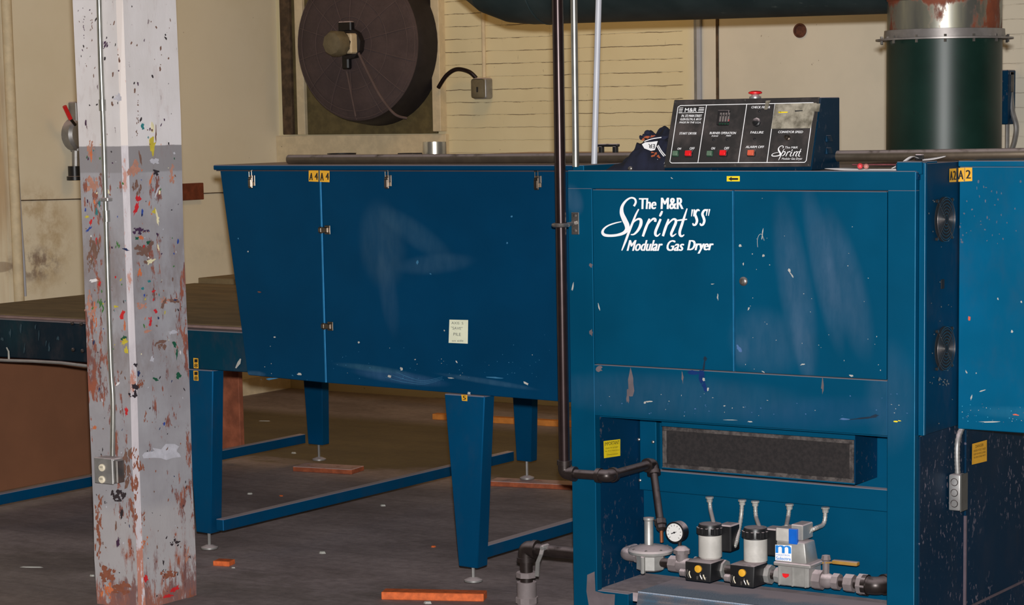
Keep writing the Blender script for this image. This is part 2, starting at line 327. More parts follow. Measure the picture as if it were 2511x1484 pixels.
# ------------------------------------------------------------------ helpers: mesh building
def wloc(o):
    v = Vector((0, 0, 0))
    while o: v += o.location; o = o.parent
    return v
class MB:
    def __init__(s): s.bm = bmesh.new(); s.layer = 0
    def face(s, pts, m=0):
        vs = [s.bm.verts.new(p) for p in pts]
        f = s.bm.faces.new(vs); f.material_index = m; return f
    def box(s, x0, x1, y0, y1, z0, z1, m=0, bev=.002, seg=1):
        return s.hexa([(x0, y0, z0), (x1, y0, z0), (x1, y1, z0), (x0, y1, z0)], [(x0, y0, z1), (x1, y0, z1), (x1, y1, z1), (x0, y1, z1)], m, bev, seg)
    def hexa(s, bot, top, m=0, bev=0, seg=1):        # a prism between two like polygons
        n = len(bot); b = [s.bm.verts.new(p) for p in bot]; tp = [s.bm.verts.new(p) for p in top]
        fs = [s.bm.faces.new(b[::-1]), s.bm.faces.new(tp)] + [s.bm.faces.new((b[i], b[(i + 1) % n], tp[(i + 1) % n], tp[i])) for i in range(n)]
        bmesh.ops.recalc_face_normals(s.bm, faces=fs)
        for f in fs: f.material_index = m
        if bev > 0:
            es = {e for f in fs for e in f.edges}
            r = bmesh.ops.bevel(s.bm, geom=list(es), offset=bev, segments=seg, affect='EDGES', profile=.5)
            for f in r['faces']: f.material_index = m
        return fs
    def tube(s, pts, r, seg=14, m=0, caps=True):
        pts = [Vector(p) for p in pts]; n = len(pts)
        rr = r if isinstance(r, (list, tuple)) else [r] * n
        tans = []
        for i in range(n):
            a = pts[max(i - 1, 0)]; b = pts[min(i + 1, n - 1)]; d = b - a
            tans.append(d.normalized() if d.length > 1e-9 else (tans[-1] if tans else Vector((0, 0, 1))))
        u = tans[0].orthogonal().normalized(); rings = []
        for i in range(n):
            u = (u - tans[i] * u.dot(tans[i])).normalized(); v = tans[i].cross(u)
            rings.append([s.bm.verts.new(pts[i] + (u * math.cos(2 * math.pi * k / seg) + v * math.sin(2 * math.pi * k / seg)) * rr[i]) for k in range(seg)])
        for i in range(n - 1):
            for k in range(seg):
                f = s.bm.faces.new((rings[i][k], rings[i][(k + 1) % seg], rings[i + 1][(k + 1) % seg], rings[i + 1][k])); f.material_index = m
        if caps:
            f = s.bm.faces.new(rings[0][::-1]); f.material_index = m
            f = s.bm.faces.new(rings[-1]); f.material_index = m
    def lathe(s, o, ax, prof, seg=28, m=0):           # prof: (radius, distance along the axis)
        o = Vector(o); ax = Vector(ax).normalized()
        pts = []; rr = []
        u = ax.orthogonal().normalized(); v = ax.cross(u); rings = []
        for r, h in prof:
            c = o + ax * h
            rings.append([s.bm.verts.new(c + (u * math.cos(2 * math.pi * k / seg) + v * math.sin(2 * math.pi * k / seg)) * max(r, 1e-4)) for k in range(seg)])
        for i in range(len(rings) - 1):
            for k in range(seg):
                f = s.bm.faces.new((rings[i][k], rings[i][(k + 1) % seg], rings[i + 1][(k + 1) % seg], rings[i + 1][k])); f.material_index = m
        f = s.bm.faces.new(rings[0][::-1]); f.material_index = m
        f = s.bm.faces.new(rings[-1]); f.material_index = m
    def ring(s, c, ax, R_, r, seg=40, m=0, ts=8):
        c = Vector(c); ax = Vector(ax).normalized(); u = ax.orthogonal().normalized(); v = ax.cross(u)
        rows = []
        for i in range(seg):
            a = 2 * math.pi * i / seg; d = u * math.cos(a) + v * math.sin(a)
            rows.append([s.bm.verts.new(c + d * (R_ + r * math.cos(2 * math.pi * k / ts)) + ax * r * math.sin(2 * math.pi * k / ts)) for k in range(ts)])
        for i in range(seg):
            for k in range(ts):
                f = s.bm.faces.new((rows[i][k], rows[(i + 1) % seg][k], rows[(i + 1) % seg][(k + 1) % ts], rows[i][(k + 1) % ts])); f.material_index = m
    def ball(s, c, r, m=0, seg=16, sc=(1, 1, 1)):
        prof = [(r * math.sin(math.pi * i / 10), -r * math.cos(math.pi * i / 10)) for i in range(11)]
        k = len(s.bm.verts); s.bm.verts.ensure_lookup_table()
        s.lathe(c, (0, 0, 1), prof, seg, m); s.bm.verts.ensure_lookup_table()
        c = Vector(c)
        for vv in s.bm.verts[k:]:
            d = vv.co - c; vv.co = c + Vector((d.x * sc[0], d.y * sc[1], d.z * sc[2]))
    def lift(s, pts):                                 # coats lie one on the other, a hair apart, facing outward
        a = (pts[1] - pts[0]).cross(pts[2] - pts[0])
        for i in range(2, len(pts) - 1): a += (pts[i] - pts[0]).cross(pts[i + 1] - pts[0])
        if a.length < 1e-14: return pts
        a.normalize()
        if a.dot(EYE - pts[0]) < 0: a = -a; pts = pts[::-1]
        return [p + a * (.00002 * (s.layer % 60)) for p in pts]
    def blot(s, proj, cx, cy, rx, ry, rot=0, m=0, n=11, rough=.35):    # a splash of paint on a surface
        pts = []
        for i in range(n):
            a = 2 * math.pi * i / n; k = 1 + random.uniform(-rough, rough)
            u, v = rx * k * math.cos(a), ry * k * math.sin(a)
            pts.append(proj(cx + u * math.cos(rot) - v * math.sin(rot), cy + u * math.sin(rot) + v * math.cos(rot)))
        s.layer += 1; s.face(s.lift(pts), m)
    def stroke(s, proj, pts, ws, m=0):                # a brush stroke of changing width
        P = [Vector(p) for p in pts]; n = len(P); L = []; Rr = []
        for i in range(n):
            d = (P[min(i + 1, n - 1)] - P[max(i - 1, 0)]).normalized(); nn = Vector((-d.y, d.x)) * ws[i] * .5
            L.append(P[i] + nn); Rr.append(P[i] - nn)
        s.layer += 1; A = [proj(*v) for v in L]; B = [proj(*v) for v in Rr]
        q = [A[0], A[-1], B[-1], B[0]]; nn = (A[1] - A[0]).cross(B[0] - A[0])
        if nn.length < 1e-14: nn = EYE - A[0]
        nn.normalize(); nn = nn if nn.dot(EYE - A[0]) > 0 else -nn
        A = [s.bm.verts.new(v + nn * (.00002 * (s.layer % 60))) for v in A]; B = [s.bm.verts.new(v + nn * (.00002 * (s.layer % 60))) for v in B]
        for i in range(n - 1):
            f = s.bm.faces.new((A[i], A[i + 1], B[i + 1], B[i])); f.material_index = m; f.normal_update()
            if f.normal.dot(nn) < 0: f.normal_flip()
    def build(s, name, mats, parent=None, angle=35, smooth=True, solid=0):
        if not isinstance(mats, (list, tuple)): mats = [mats]
        off = wloc(parent)
        me = bpy.data.meshes.new(name)
        for v in s.bm.verts: v.co -= off
        s.bm.normal_update(); s.bm.to_mesh(me); s.bm.free()
        for mm in mats: me.materials.append(mm)
        if smooth:
            me.polygons.foreach_set('use_smooth', [True] * len(me.polygons)); me.set_sharp_from_angle(angle=R(angle))
        o = bpy.data.objects.new(name, me); COL.objects.link(o); o.parent = parent
        if solid:
            md = o.modifiers.new('thickness', 'SOLIDIFY'); md.thickness = solid; md.offset = 0
        return o
def tag(o, label=None, cat=None, group=None, kind=None):
    if label: o['label'] = label
    if cat: o['category'] = cat
    if group: o['group'] = group
    if kind: o['kind'] = kind
    return o
def thing(name, loc, label, cat, group=None):
    o = bpy.data.objects.new(name, None); COL.objects.link(o); o.location = loc; o.empty_display_size = .05
    return tag(o, label, cat, group)
def struct(o): o['kind'] = 'structure'; return o
def fillet(pts, r, n=7):                              # rounds the corners of a path
    P = [Vector(p) for p in pts]; out = [P[0]]
    for i in range(1, len(P) - 1):
        a = (P[i - 1] - P[i]); b = (P[i + 1] - P[i]); k = min(r, a.length * .49, b.length * .49)
        A = P[i] + a.normalized() * k; B = P[i] + b.normalized() * k
        for j in range(n + 1):
            q = j / n; out.append(A * (1 - q) ** 2 + P[i] * 2 * q * (1 - q) + B * q * q)
    out.append(P[-1]); return out
def dense(pts, step):
    P = [Vector(p) for p in pts]; out = [P[0]]
    for a, b in zip(P, P[1:]):
        n = max(1, int((b - a).length / step))
        for j in range(1, n + 1): out.append(a.lerp(b, j / n))
    return out
def flexible(mb, pts, r, m=0, pitch=.004, seg=12):     # corrugated metal hose
    d = dense(fillet(pts, .05, 8), pitch); mb.tube(d, [r * (1.06 if i % 2 else .9) for i in range(len(d))], seg, m)
def catmull(pts, n=6):
    P = [Vector(p) for p in pts]; out = []
    for i in range(len(P) - 1):
        a, b, c, d = P[max(i - 1, 0)], P[i], P[i + 1], P[min(i + 2, len(P) - 1)]
        for j in range(n):
            q = j / n; out.append(.5 * ((2 * b) + (c - a) * q + (2 * a - 5 * b + 4 * c - d) * q * q + (3 * b - a - 3 * c + d) * q ** 3))
    out.append(P[-1]); return out
_font = {}
def glyphs(txt):
    key = txt
    if key not in _font:
        cu = bpy.data.curves.new('lettering', 'FONT'); cu.body = txt; cu.align_x = 'LEFT'; cu.resolution_u = 3
        o = bpy.data.objects.new('lettering', cu); COL.objects.link(o); bpy.context.view_layer.update()
        dg = bpy.context.evaluated_depsgraph_get(); me = bpy.data.meshes.new_from_object(o.evaluated_get(dg))
        vs = [v.co.copy() for v in me.vertices]; fs = [tuple(p.vertices) for p in me.polygons]
        bpy.data.objects.remove(o); bpy.data.curves.remove(cu); bpy.data.meshes.remove(me)
        x0 = min(v.x for v in vs); x1 = max(v.x for v in vs); y0 = min(v.y for v in vs); y1 = max(v.y for v in vs)
        _font[key] = ([((v.x - x0) / (x1 - x0), (v.y - y0) / (y1 - y0)) for v in vs], fs)
    return _font[key]
def write(mb, proj, txt, tl, tr, br, bl, m=0, bold=.0):   # text stretched over a quadrilateral of the surface
    vs, fs = glyphs(txt)
    h = (Vector(tl) - Vector(bl)).length
    for k, dx in enumerate((0, bold * h, -bold * h) if bold else (0,)):      # heavier letters are laid over in passes, a hair apart
        A, B, C_, D = [Vector((p[0] + dx, p[1])) for p in (bl, br, tr, tl)]; out = []
        for u, v in vs:
            q = (A * (1 - u) + B * u) * (1 - v) + (D * (1 - u) + C_ * u) * v
            p = proj(q.x, q.y); out.append(mb.bm.verts.new(p + (EYE - p).normalized() * .00012 * k))
        for f in fs:
            try: ff = mb.bm.faces.new([out[i] for i in f]); ff.material_index = m
            except ValueError: pass
def Yp(y): return lambda px, py: on(px, py, 1, y)
def Xp(x): return lambda px, py: on(px, py, 0, x)
def Zp(z): return lambda px, py: on(px, py, 2, z)
def quadpts(proj, x0, y0, x1, y1): return [proj(x0, y0), proj(x0, y1), proj(x1, y1), proj(x1, y0)]

YH, YC = 6.16, 5.90
# ================================================================== the setting
b = MB(); b.box(-10.5, 2.5, -1, 12, -.1, 0, bev=0); struct(b.build('floor', M['floor'], smooth=False))
b = MB(); b.box(XL - .2, 2.5, YW, YW + .2, 0, 3.8, bev=0); struct(b.build('wall_back', M['wall_back'], smooth=False))
b = MB(); b.box(XL - .2, XL, 2.0, YW, 0, 3.8, bev=0); struct(b.build('wall_left', M['wall_left'], smooth=False))
# plain strips on the back wall: fan opening's timber, sill and the two vertical seams
def wx(px, py=200): return on(px, py, 1, YW).x
def wz(px, py): return on(px, py, 1, YW).z
zt = 2.75
b = MB(); b.box(wx(703, 200), wx(727, 200), YW - .05, YW, wz(712, 330), zt, bev=.004); struct(b.build('trim_1', M['darkwood']))
b = MB(); b.box(wx(727, 200), wx(738, 200), YW - .03, YW, wz(720, 330), zt, bev=.002); struct(b.build('trim_2', M['olive']))
b = MB(); b.box(wx(738, 200), wx(757, 200), YW - .045, YW, wz(750, 330), zt, bev=.003); struct(b.build('trim_3', M['cream_paint']))
b = MB(); b.box(wx(1074, 200), wx(1094, 200), YW - .06, YW, wz(1085, 322), zt, bev=.003); struct(b.build('trim_4', M['cream_paint']))
b = MB(); b.box(XL, wx(1101, 330), YW - .035, YW, wz(900, 405), wz(900, 331), bev=.003); struct(b.build('trim_5', M['cream_paint']))
b = MB(); b.box(wx(1704, 150), wx(1712, 150), YW - .012, YW, .05, 2.6, bev=.002); b.box(wx(1712, 150), wx(1722, 150), YW - .02, YW, .05, 2.6, m=1, bev=.003)
struct(b.build('trim_6', [M['galv_dull'], M['white_pipe']]))
b = MB(); b.box(wx(1757, 150), wx(1763, 150), YW - .008, YW, .05, 2.6, bev=.001); struct(b.build('trim_7', M['darkwood']))

# ================================================================== exhaust fan in its opening
fc = on(876, 108, 1, YW - .20)
fan = thing('exhaust_fan', (fc.x, YW - .02, fc.z), 'big round wall exhaust fan with guard clogged by brown lint', 'fan')
b = MB(); b.box(wx(757, 200), wx(1074, 200), YW - .022, YW - .002, wz(900, 329), zt, bev=.002); b.build('mounting_panel', M['olive'], fan)
b = MB(); f0 = (fc.x, YW - .02, fc.z)
b.lathe(f0, (0, -1, 0), [(.455, 0), (.452, .03), (.445, .08), (.435, .15), (.428, .172), (.424, .18)], 56); b.build('drum', M['sootsteel'], fan)
b = MB(); prof = [(.4235, .1805), (.4232, .184), (.40, .20), (.31, .225), (.2, .24), (.1, .247), (.03, .25)]
b.lathe(f0, (0, -1, 0), prof, 64)
g = b.build('guard', M['guard'], fan)
b = MB()
for k in range(14):
    a = 2 * math.pi * k / 14 + .2
    b.tube([(fc.x + math.cos(a) * r_, YW - .02 - h_ - .003, fc.z + math.sin(a) * r_) for r_, h_ in ((.418, .185), (.40, .20), (.31, .225), (.2, .24), (.1, .247))], .0022, 6)
for r_, h_ in ((.41, .194), (.37, .210), (.25, .235), (.15, .245)): b.ring((fc.x, YW - .022 - h_, fc.z), (0, 1, 0), r_, .0018, 56, 0, 5)
b.build('guard_wire', M['guardwire'], g)
b = MB(); mc = on(868, 108, 1, YW - .26)
b.lathe(mc, (0, -1, 0), [(.075, 0), (.085, .01), (.085, .05), (.066, .06), (.066, .12)], 10)
mo = b.build('motor', M['sootsteel'], fan)
b = MB(); b.lathe(mc + Vector((0, -.12, 0)), (0, -1, 0), [(.064, 0), (.072, .005), (.072, .06), (.06, .08), (.03, .088)], 9); b.build('motor_cap', M['motor'], mo)
b = MB(); b.box(mc.x + .012, mc.x + .07, mc.y - .115, mc.y - .055, mc.z - .055, mc.z + .055, bev=.008); b.build('terminal_box', M['cream_paint'], mo)
b = MB(); q = on(852, 66, 1, YW - .29)
b.box(q.x - .045, q.x + .045, q.y - .03, q.y + .01, q.z - .025, q.z + .03, bev=.006); b.build('bracket', M['black'], fan); b = MB()
q = on(851, 150, 1, YW - .29); b.box(q.x - .025, q.x + .022, q.y - .02, q.y + .02, q.z - .045, q.z + .05, bev=.008)
b.build('bracket', M['black'], fan)
b = MB(); pts = [on(878, 128, 1, YW - .30), on(905, 185, 1, YW - .28), on(935, 240, 1, YW - .265), on(968, 280, 1, YW - .24), on(998, 290, 1, YW - .20)]
b.tube(catmull(pts, 6), .0075, 8); b.build('cord', M['guardwire'], fan); b = MB(); pts = [on(850, 175, 1, YW - .28), on(862, 235, 1, YW - .27), on(872, 285, 1, YW - .245)]; b.tube(catmull(pts, 5), .005, 8)
b.build('cord', M['guardwire'], fan)
# switch box on the bricks with its conduit
q = on(1176, 217, 1, YW - .06)
sw = thing('junction_box', (q.x, YW, q.z - .06), 'round-cornered grey junction box on cream brick wall beside the fan', 'electrical box')
b = MB(); b.box(q.x - .045, q.x + .05, YW - .07, YW, q.z - .058, q.z + .058, bev=.014, seg=3); b.build('body', M['galv_dull'], sw)
b = MB(); b.box(q.x - .042, q.x + .042, YW - .08, YW - .069, q.z - .052, q.z + .052, bev=.012, seg=2); cv = b.build('cover', M['motor'], sw)
b = MB(); b.box(q.x - .003, q.x + .003, YW - .088, YW - .079, q.z - .02, q.z + .008, bev=.001); b.build('toggle', M['ink'], cv)
b = MB(); x_ = wx(1190, 120); b.tube([(x_, YW - .015, q.z + .05), (x_, YW - .015, 2.7)], .011, 10)
tag(b.build('wall_conduit', M['cream_paint']), 'cream-painted vertical conduit rising above the small junction box', 'conduit')
b = MB(); pts = [on(1168, 192, 1, YW - .05), on(1150, 176, 1, YW - .07), on(1120, 170, 1, YW - .08), on(1095, 185, 1, YW - .09), on(1075, 215, 1, YW - .085)]
b.tube(catmull(pts, 8), .012, 10); tag(b.build('fan_cable', M['iron_clean']), 'dark armoured cable arching from junction box to the fan', 'cable')
# rust-brown plug in the right plaster
q = on(1962, 75, 1, YW)
b = MB(); b.lathe((q.x, YW + .01, q.z), (0, -1, 0), [(.036, 0), (.036, .016), (.028, .017), (.026, .012), (.005, .012)], 24)
tag(b.build('wall_plug', M['tan_rust']), 'small round rust-brown plug high in the back wall', 'plug')
# electrical box right of the green duct
q0 = on(2440, 172, 1, YW - .1); q1 = on(2470, 305, 1, YW - .1)
eb = thing('disconnect_box', (q1.x, YW, q1.z), 'dark blue electrical box half hidden behind the green duct', 'electrical box')
b = MB(); b.box(q0.x, q1.x, YW - .1, YW, q1.z, q0.z, bev=.004); b.build('body', M['navy'], eb)
b = MB(); q = on(2478, 200, 1, YW - .06); b.box(q1.x, q.x + .022, YW - .08, YW - .07, q.z + .03, q.z + .045, bev=.002); b.box(q.x + .008, q.x + .022, YW - .08, YW - .07, q.z - .05, q.z + .045, bev=.002); b.build('bracket', M['steel'], eb)
b = MB(); q = on(2470, 300, 1, YW - .03); b.tube([(q.x, YW - .03, q.z + .2), (q.x, YW - .03, .6)], .011, 10); tag(b.build('box_conduit', M['galv_dull']), 'thin straight grey conduit down the wall right of the green duct', 'conduit')
b = MB(); pts = [on(2478, 220, 1, YW - .04), on(2482, 270, 1, YW - .05), on(2492, 310, 1, YW - .06), on(2488, 345, 1, YW - .05), on(2478, 380, 1, YW - .04), on(2474, 430, 1, YW - .04)]
b.tube(catmull(pts, 6), .013, 10); tag(b.build('flexible_conduit', M['galv_dull']), 'bowed grey flexible conduit on the wall right of the green duct', 'conduit')

# ================================================================== left wall fittings
def ly(px, py): return on(px, py, 0, XL).y
def lz(px, py): return on(px, py, 0, XL).z
b = MB(); y_ = ly(18, 300); b.tube([(XL + .03, y_, .02), (XL + .03, y_, 3.3)], .026, 14); tag(b.build('wall_pipe', M['cream_paint']), 'cream-painted vertical pipe on the left wall at its stained end', 'pipe')
b = MB(); pts = [(XL + .02, ly(px, py), lz(px, py)) for px, py in ((22, 180), (27, 300), (36, 430), (44, 560), (50, 640), (54, 726))]
b.tube(catmull(pts, 5), .010, 8); tag(b.build('taped_hose', M['white_pipe']), 'thin whitish taped hose hanging beside the cream wall pipe', 'hose')
b = MB(); b.tube([on(40, 492, 0, XL + .004), on(200, 488, 0, XL + .004), on(530, 473, 0, XL + .004), on(560, 472, 0, XL + .004)], .0028, 6); tag(b.build('wire', M['darkwood']), 'thin dark cord strung level along the left wall', 'cord')
p0 = on(430, 454, 0, XL + .03); p1 = on(501, 489, 0, XL + .03)
b = MB(); b.box(XL, XL + .03, p0.y, p1.y, p1.z, p0.z + .005, bev=.003); tag(b.build('wood_block', M['wood_dark']), 'reddish brown wood block fixed to the left wall beside the post', 'wood block')
q = on(700, 368, 0, XL + .02)
b = MB(); b.tube(catmull([(XL, q.y - .04, q.z + .02), (XL + .05, q.y - .05, q.z + .02), (XL + .06, q.y, q.z), (XL + .02, q.y + .02, q.z - .02)], 5), .008, 8); tag(b.build('wall_hook', M['latch']), 'small bent metal hook near the corner of the left wall', 'hook')
q0 = on(166, 300, 0, XL + .06); q1 = on(240, 372, 0, XL + .06)
ds = thing('safety_switch', (XL, q0.y + .1, q1.z), 'grey wall safety switch with raised red lever behind the post', 'switch')
b = MB(); cy_ = on(196, 330, 0, XL + .05); b.lathe((XL, cy_.y, cy_.z), (1, 0, 0), [(.085, 0), (.085, .05), (.07, .065), (.02, .07)], 24); b.box(XL, XL + .06, cy_.y - .03, cy_.y + .12, cy_.z - .09, cy_.z + .17, bev=.006); b.build('body', M['galv_dull'], ds)
b = MB(); p0 = on(158, 260, 0, XL + .1); p1 = on(173, 292, 0, XL + .1); b.tube([p0, p1], .011, 10); hd = b.build('lever', M['red'], ds)
b = MB(); b.tube([p1, on(184, 306, 0, XL + .07)], .008, 8); b.build('lever_arm', M['iron'], hd)
b = MB(); q = on(186, 370, 0, XL + .05); r_ = on(186, 412, 0, XL + .05); b.tube([q, r_], .02, 10); b.build('outlet_neck', M['galv_dull'], ds)
b = MB(); e_ = on(184, 442, 0, XL + .05); b.lathe(e_, (0, 0, 1), [(.042, 0), (.042, .02), (.034, .022), (.034, (r_ - e_).z + .01)], 18); b.build('plug', M['black'], ds)

# ================================================================== wooden post with conduit and outlet
PX0, PX1, PY0, PY1 = -5.352, -5.150, 5.387, 5.650
CH = .017
b = MB()
prof = [(PX0, PY0), (PX1 - CH, PY0), (PX1, PY0 + CH), (PX1, PY1), (PX0, PY1)]
zs = [0, .15, .3, .5, .8, 1.2, 1.6, 2.0, 2.6, 3.6]; rows = []
for i, z_ in enumerate(zs):
    j = .003 if 0 < i < 8 else 0
    rows.append([b.bm.verts.new((x_ + random.uniform(-j, j), y_ + random.uniform(-j, j), z_)) for x_, y_ in prof])
for i in range(len(zs) - 1):
    for k in range(5):
        f = b.bm.faces.new((rows[i][k], rows[i][(k + 1) % 5], rows[i + 1][(k + 1) % 5], rows[i + 1][k])); f.material_index = 1 if k == 1 else 0
b.bm.faces.new(rows[-1])
LF = Yp(PY0 - .0045); RF = Xp(PX1 + .0045)
SPL = {'red': (196, 40, 44), 'orange': (200, 112, 72), 'salmon': (178, 128, 110), 'yellow': (196, 178, 60), 'teal': (46, 120, 124), 'navy': (44, 52, 88), 'green': (70, 116, 62),
       'dgreen': (30, 84, 58), 'white': (226, 222, 222), 'brown': (118, 88, 76), 'dark': (50, 42, 46), 'cream': (226, 216, 176), 'plum': (70, 44, 70), 'lgrey': (188, 186, 194), 'blue': (50, 74, 150), 'flake': (140, 84, 64)}
names = list(SPL)
pm = [M['post'], M['post_edge']] + [plain('paint_splash_' + k, v, .5, var=.1, scale=40) for k, v in SPL.items()]
def mi(k): return 2 + names.index(k)
# marks: face, x, y, half-width, half-height, angle, colour
marks = [('R', 374, 360, 8, 26, 0, 'yellow'), ('R', 373, 310, 5, 20, 0, 'cream'), ('R', 350, 310, 4, 12, 0, 'teal'), ('L', 222, 365, 9, 26, 0, 'salmon'), ('L', 230, 450, 14, 20, 0, 'salmon'), ('L', 224, 380, 4, 16, 0, 'orange'),
 ('R', 330, 415, 16, 18, 0, 'salmon'), ('R', 336, 460, 9, 22, 0, 'brown'), ('R', 424, 430, 8, 30, 0, 'salmon'), ('R', 344, 390, 3, 22, -.2, 'brown'), ('R', 382, 422, 8, 8, 0, 'dark'), ('R', 380, 395, 12, 7, 0, 'lgrey'),
 ('R', 338, 488, 8, 9, 0, 'red'), ('R', 333, 512, 5, 16, .35, 'red'), ('R', 370, 440, 3, 16, .3, 'orange'), ('R', 385, 470, 3, 15, .4, 'lgrey'), ('R', 349, 520, 3, 8, 0, 'blue'), ('R', 378, 518, 6, 5, -.5, 'yellow'), ('R', 386, 535, 4, 18, -.2, 'cream'),
 ('L', 214, 532, 7, 4, 0, 'yellow'), ('L', 218, 562, 10, 3, -.8, 'blue'), ('L', 223, 545, 4, 8, .3, 'red'), ('L', 237, 520, 3, 10, 0, 'teal'), ('L', 244, 500, 3, 8, 0, 'teal'), ('L', 232, 495, 3, 6, 0, 'orange'),
 ('L', 238, 590, 3, 9, 0, 'red'), ('L', 230, 610, 12, 30, 0, 'brown'), ('L', 222, 640, 8, 26, 0, 'brown'), ('L', 288, 600, 7, 12, 0, 'green'), ('R', 308, 612, 10, 3, .4, 'navy'), ('R', 346, 582, 6, 7, -.6, 'orange'), ('R', 335, 585, 6, 4, 0, 'dgreen'), ('R', 364, 595, 5, 6, 0, 'dgreen'),
 ('R', 352, 610, 22, 16, 0, 'brown'), ('R', 345, 565, 16, 10, 0, 'plum'), ('R', 370, 640, 13, 5, -.2, 'cream'), ('R', 357, 643, 6, 4, .5, 'brown'), ('R', 388, 607, 2, 10, -.2, 'cream'), ('R', 342, 668, 6, 10, 0, 'orange'), ('R', 376, 714, 6, 3, -.5, 'red'), ('R', 350, 708, 5, 4, 0, 'teal'), ('R', 366, 690, 5, 3, 0, 'teal'),
 ('L', 230, 688, 13, 4, -.1, 'white'), ('L', 247, 740, 7, 26, 0, 'green'), ('L', 245, 695, 3, 8, .4, 'red'), ('L', 216, 740, 8, 20, 0, 'salmon'), ('L', 234, 775, 7, 30, 0, 'orange'), ('L', 224, 765, 8, 22, 0, 'salmon'), ('L', 285, 752, 7, 3, 0, 'yellow'), ('L', 300, 770, 6, 14, .2, 'red'), ('L', 306, 800, 3, 16, 0, 'orange'), ('L', 303, 830, 8, 6, -.5, 'dgreen'), ('L', 306, 838, 8, 10, .3, 'yellow'), ('L', 310, 860, 6, 10, 0, 'yellow'),
 ('R', 410, 735, 20, 8, .1, 'salmon'), ('R', 400, 745, 5, 14, .4, 'brown'), ('R', 428, 738, 12, 6, 0, 'brown'), ('R', 430, 736, 5, 3, 0, 'navy'), ('R', 382, 764, 4, 8, -.6, 'red'), ('R', 369, 790, 4, 12, .15, 'red'), ('R', 345, 752, 14, 10, 0, 'salmon'), ('R', 360, 812, 12, 4, -.2, 'salmon'),
 ('R', 396, 850, 12, 10, 0, 'brown'), ('R', 396, 838, 16, 4, -.3, 'brown'), ('R', 428, 845, 4, 10, -.35, 'dgreen'), ('R', 434, 865, 3, 16, .05, 'dgreen'), ('R', 426, 814, 14, 4, -.1, 'lgrey'), ('R', 372, 882, 5, 8, 0, 'lgrey'), ('R', 340, 915, 5, 7, 0, 'navy'), ('R', 382, 930, 7, 4, .5, 'dgreen'), ('R', 438, 922, 6, 9, .3, 'dgreen'),
 ('R', 331, 948, 10, 7, 0, 'dark'), ('R', 328, 965, 12, 8, -.2, 'dark'), ('R', 333, 895, 6, 5, 0, 'dark'), ('L', 310, 1008, 4, 12, 0, 'red'), ('L', 288, 942, 6, 3, -.8, 'white'), ('L', 230, 840, 3, 8, .3, 'navy'), ('L', 232, 1048, 6, 5, 0, 'orange'), ('R', 343, 935, 10, 14, 0, 'flake'), ('R', 356, 1018, 5, 16, 0, 'flake'),
 ('R', 402, 1040, 3, 5, 0, 'blue'), ('R', 402, 1110, 50, 17, -.06, 'lgrey'), ('R', 344, 1150, 8, 16, 0, 'flake'), ('L', 330, 1180, 9, 90, 0, 'flake'), ('L', 242, 1290, 10, 90, 0, 'flake'), ('R', 352, 1270, 5, 20, 0, 'flake'), ('R', 430, 1330, 9, 10, .6, 'dark'), ('R', 428, 1445, 14, 6, -.7, 'red'), ('R', 412, 1462, 12, 5, -.2, 'red'), ('R', 358, 1418, 6, 12, 0, 'red'),
 ('R', 355, 1330, 8, 12, 0, 'orange'), ('R', 460, 1360, 8, 16, 0, 'salmon'), ('R', 414, 1410, 18, 12, .3, 'flake'), ('R', 402, 1395, 4, 30, 0, 'dark'), ('L', 262, 1410, 20, 16, 0, 'flake'), ('L', 300, 1440, 24, 14, 0, 'flake'), ('L', 262, 1450, 14, 16, 0, 'orange'), ('R', 468, 1465, 8, 16, 0, 'flake'),
 ('L', 258, 112, 6, 14, .3, 'plum'), ('L', 290, 240, 12, 10, 0, 'lgrey'), ('L', 205, 60, 2, 40, 0, 'plum'), ('L', 224, 70, 3, 30, 0, 'brown'), ('R', 338, 270, 2, 50, 0, 'brown'), ('R', 382, 330, 2, 24, 0, 'brown'), ('R', 336, 308, 3, 30, 0, 'brown'),
 ('L', 298, 1260, 5, 12, 0, 'dark'), ('L', 292, 1215, 16, 14, 0, 'dark'), ('L', 290, 1330, 4, 14, 0, 'plum'), ('L', 285, 1290, 3, 14, 0, 'brown'), ('L', 310, 1150, 12, 40, 0, 'brown')]
for f_, x_, y_, rx, ry, ro, cname in marks:
    pj_ = LF if f_ == 'L' else RF
    if rx * ry > 75 and cname in ('brown', 'salmon', 'flake', 'dark', 'orange', 'plum', 'green'):
        for k in range(int(6 + rx * ry / 22)):
            u_, v_ = random.gauss(0, .5), random.gauss(0, .5); k_ = random.uniform(.10, .30)
            b.blot(pj_, x_ + max(-1, min(1, u_)) * rx, y_ + max(-1, min(1, v_)) * ry, max(1, rx * k_), max(1.4, min(rx * 2.2, ry) * k_ * 1.5), ro + random.uniform(-.3, .3), mi(cname), n=11, rough=.5)
    else: b.blot(pj_, x_, y_, rx * .85, ry * .9, ro, mi(cname), n=17, rough=.45)
rnd = random.Random(3)
def side(y_):                                        # where the two faces begin and end at that height of the photograph
    k = y_ / 1484
    return 184 + 56 * k, 298 + 46 * k, 312 + 46 * k, 427 + 50 * k
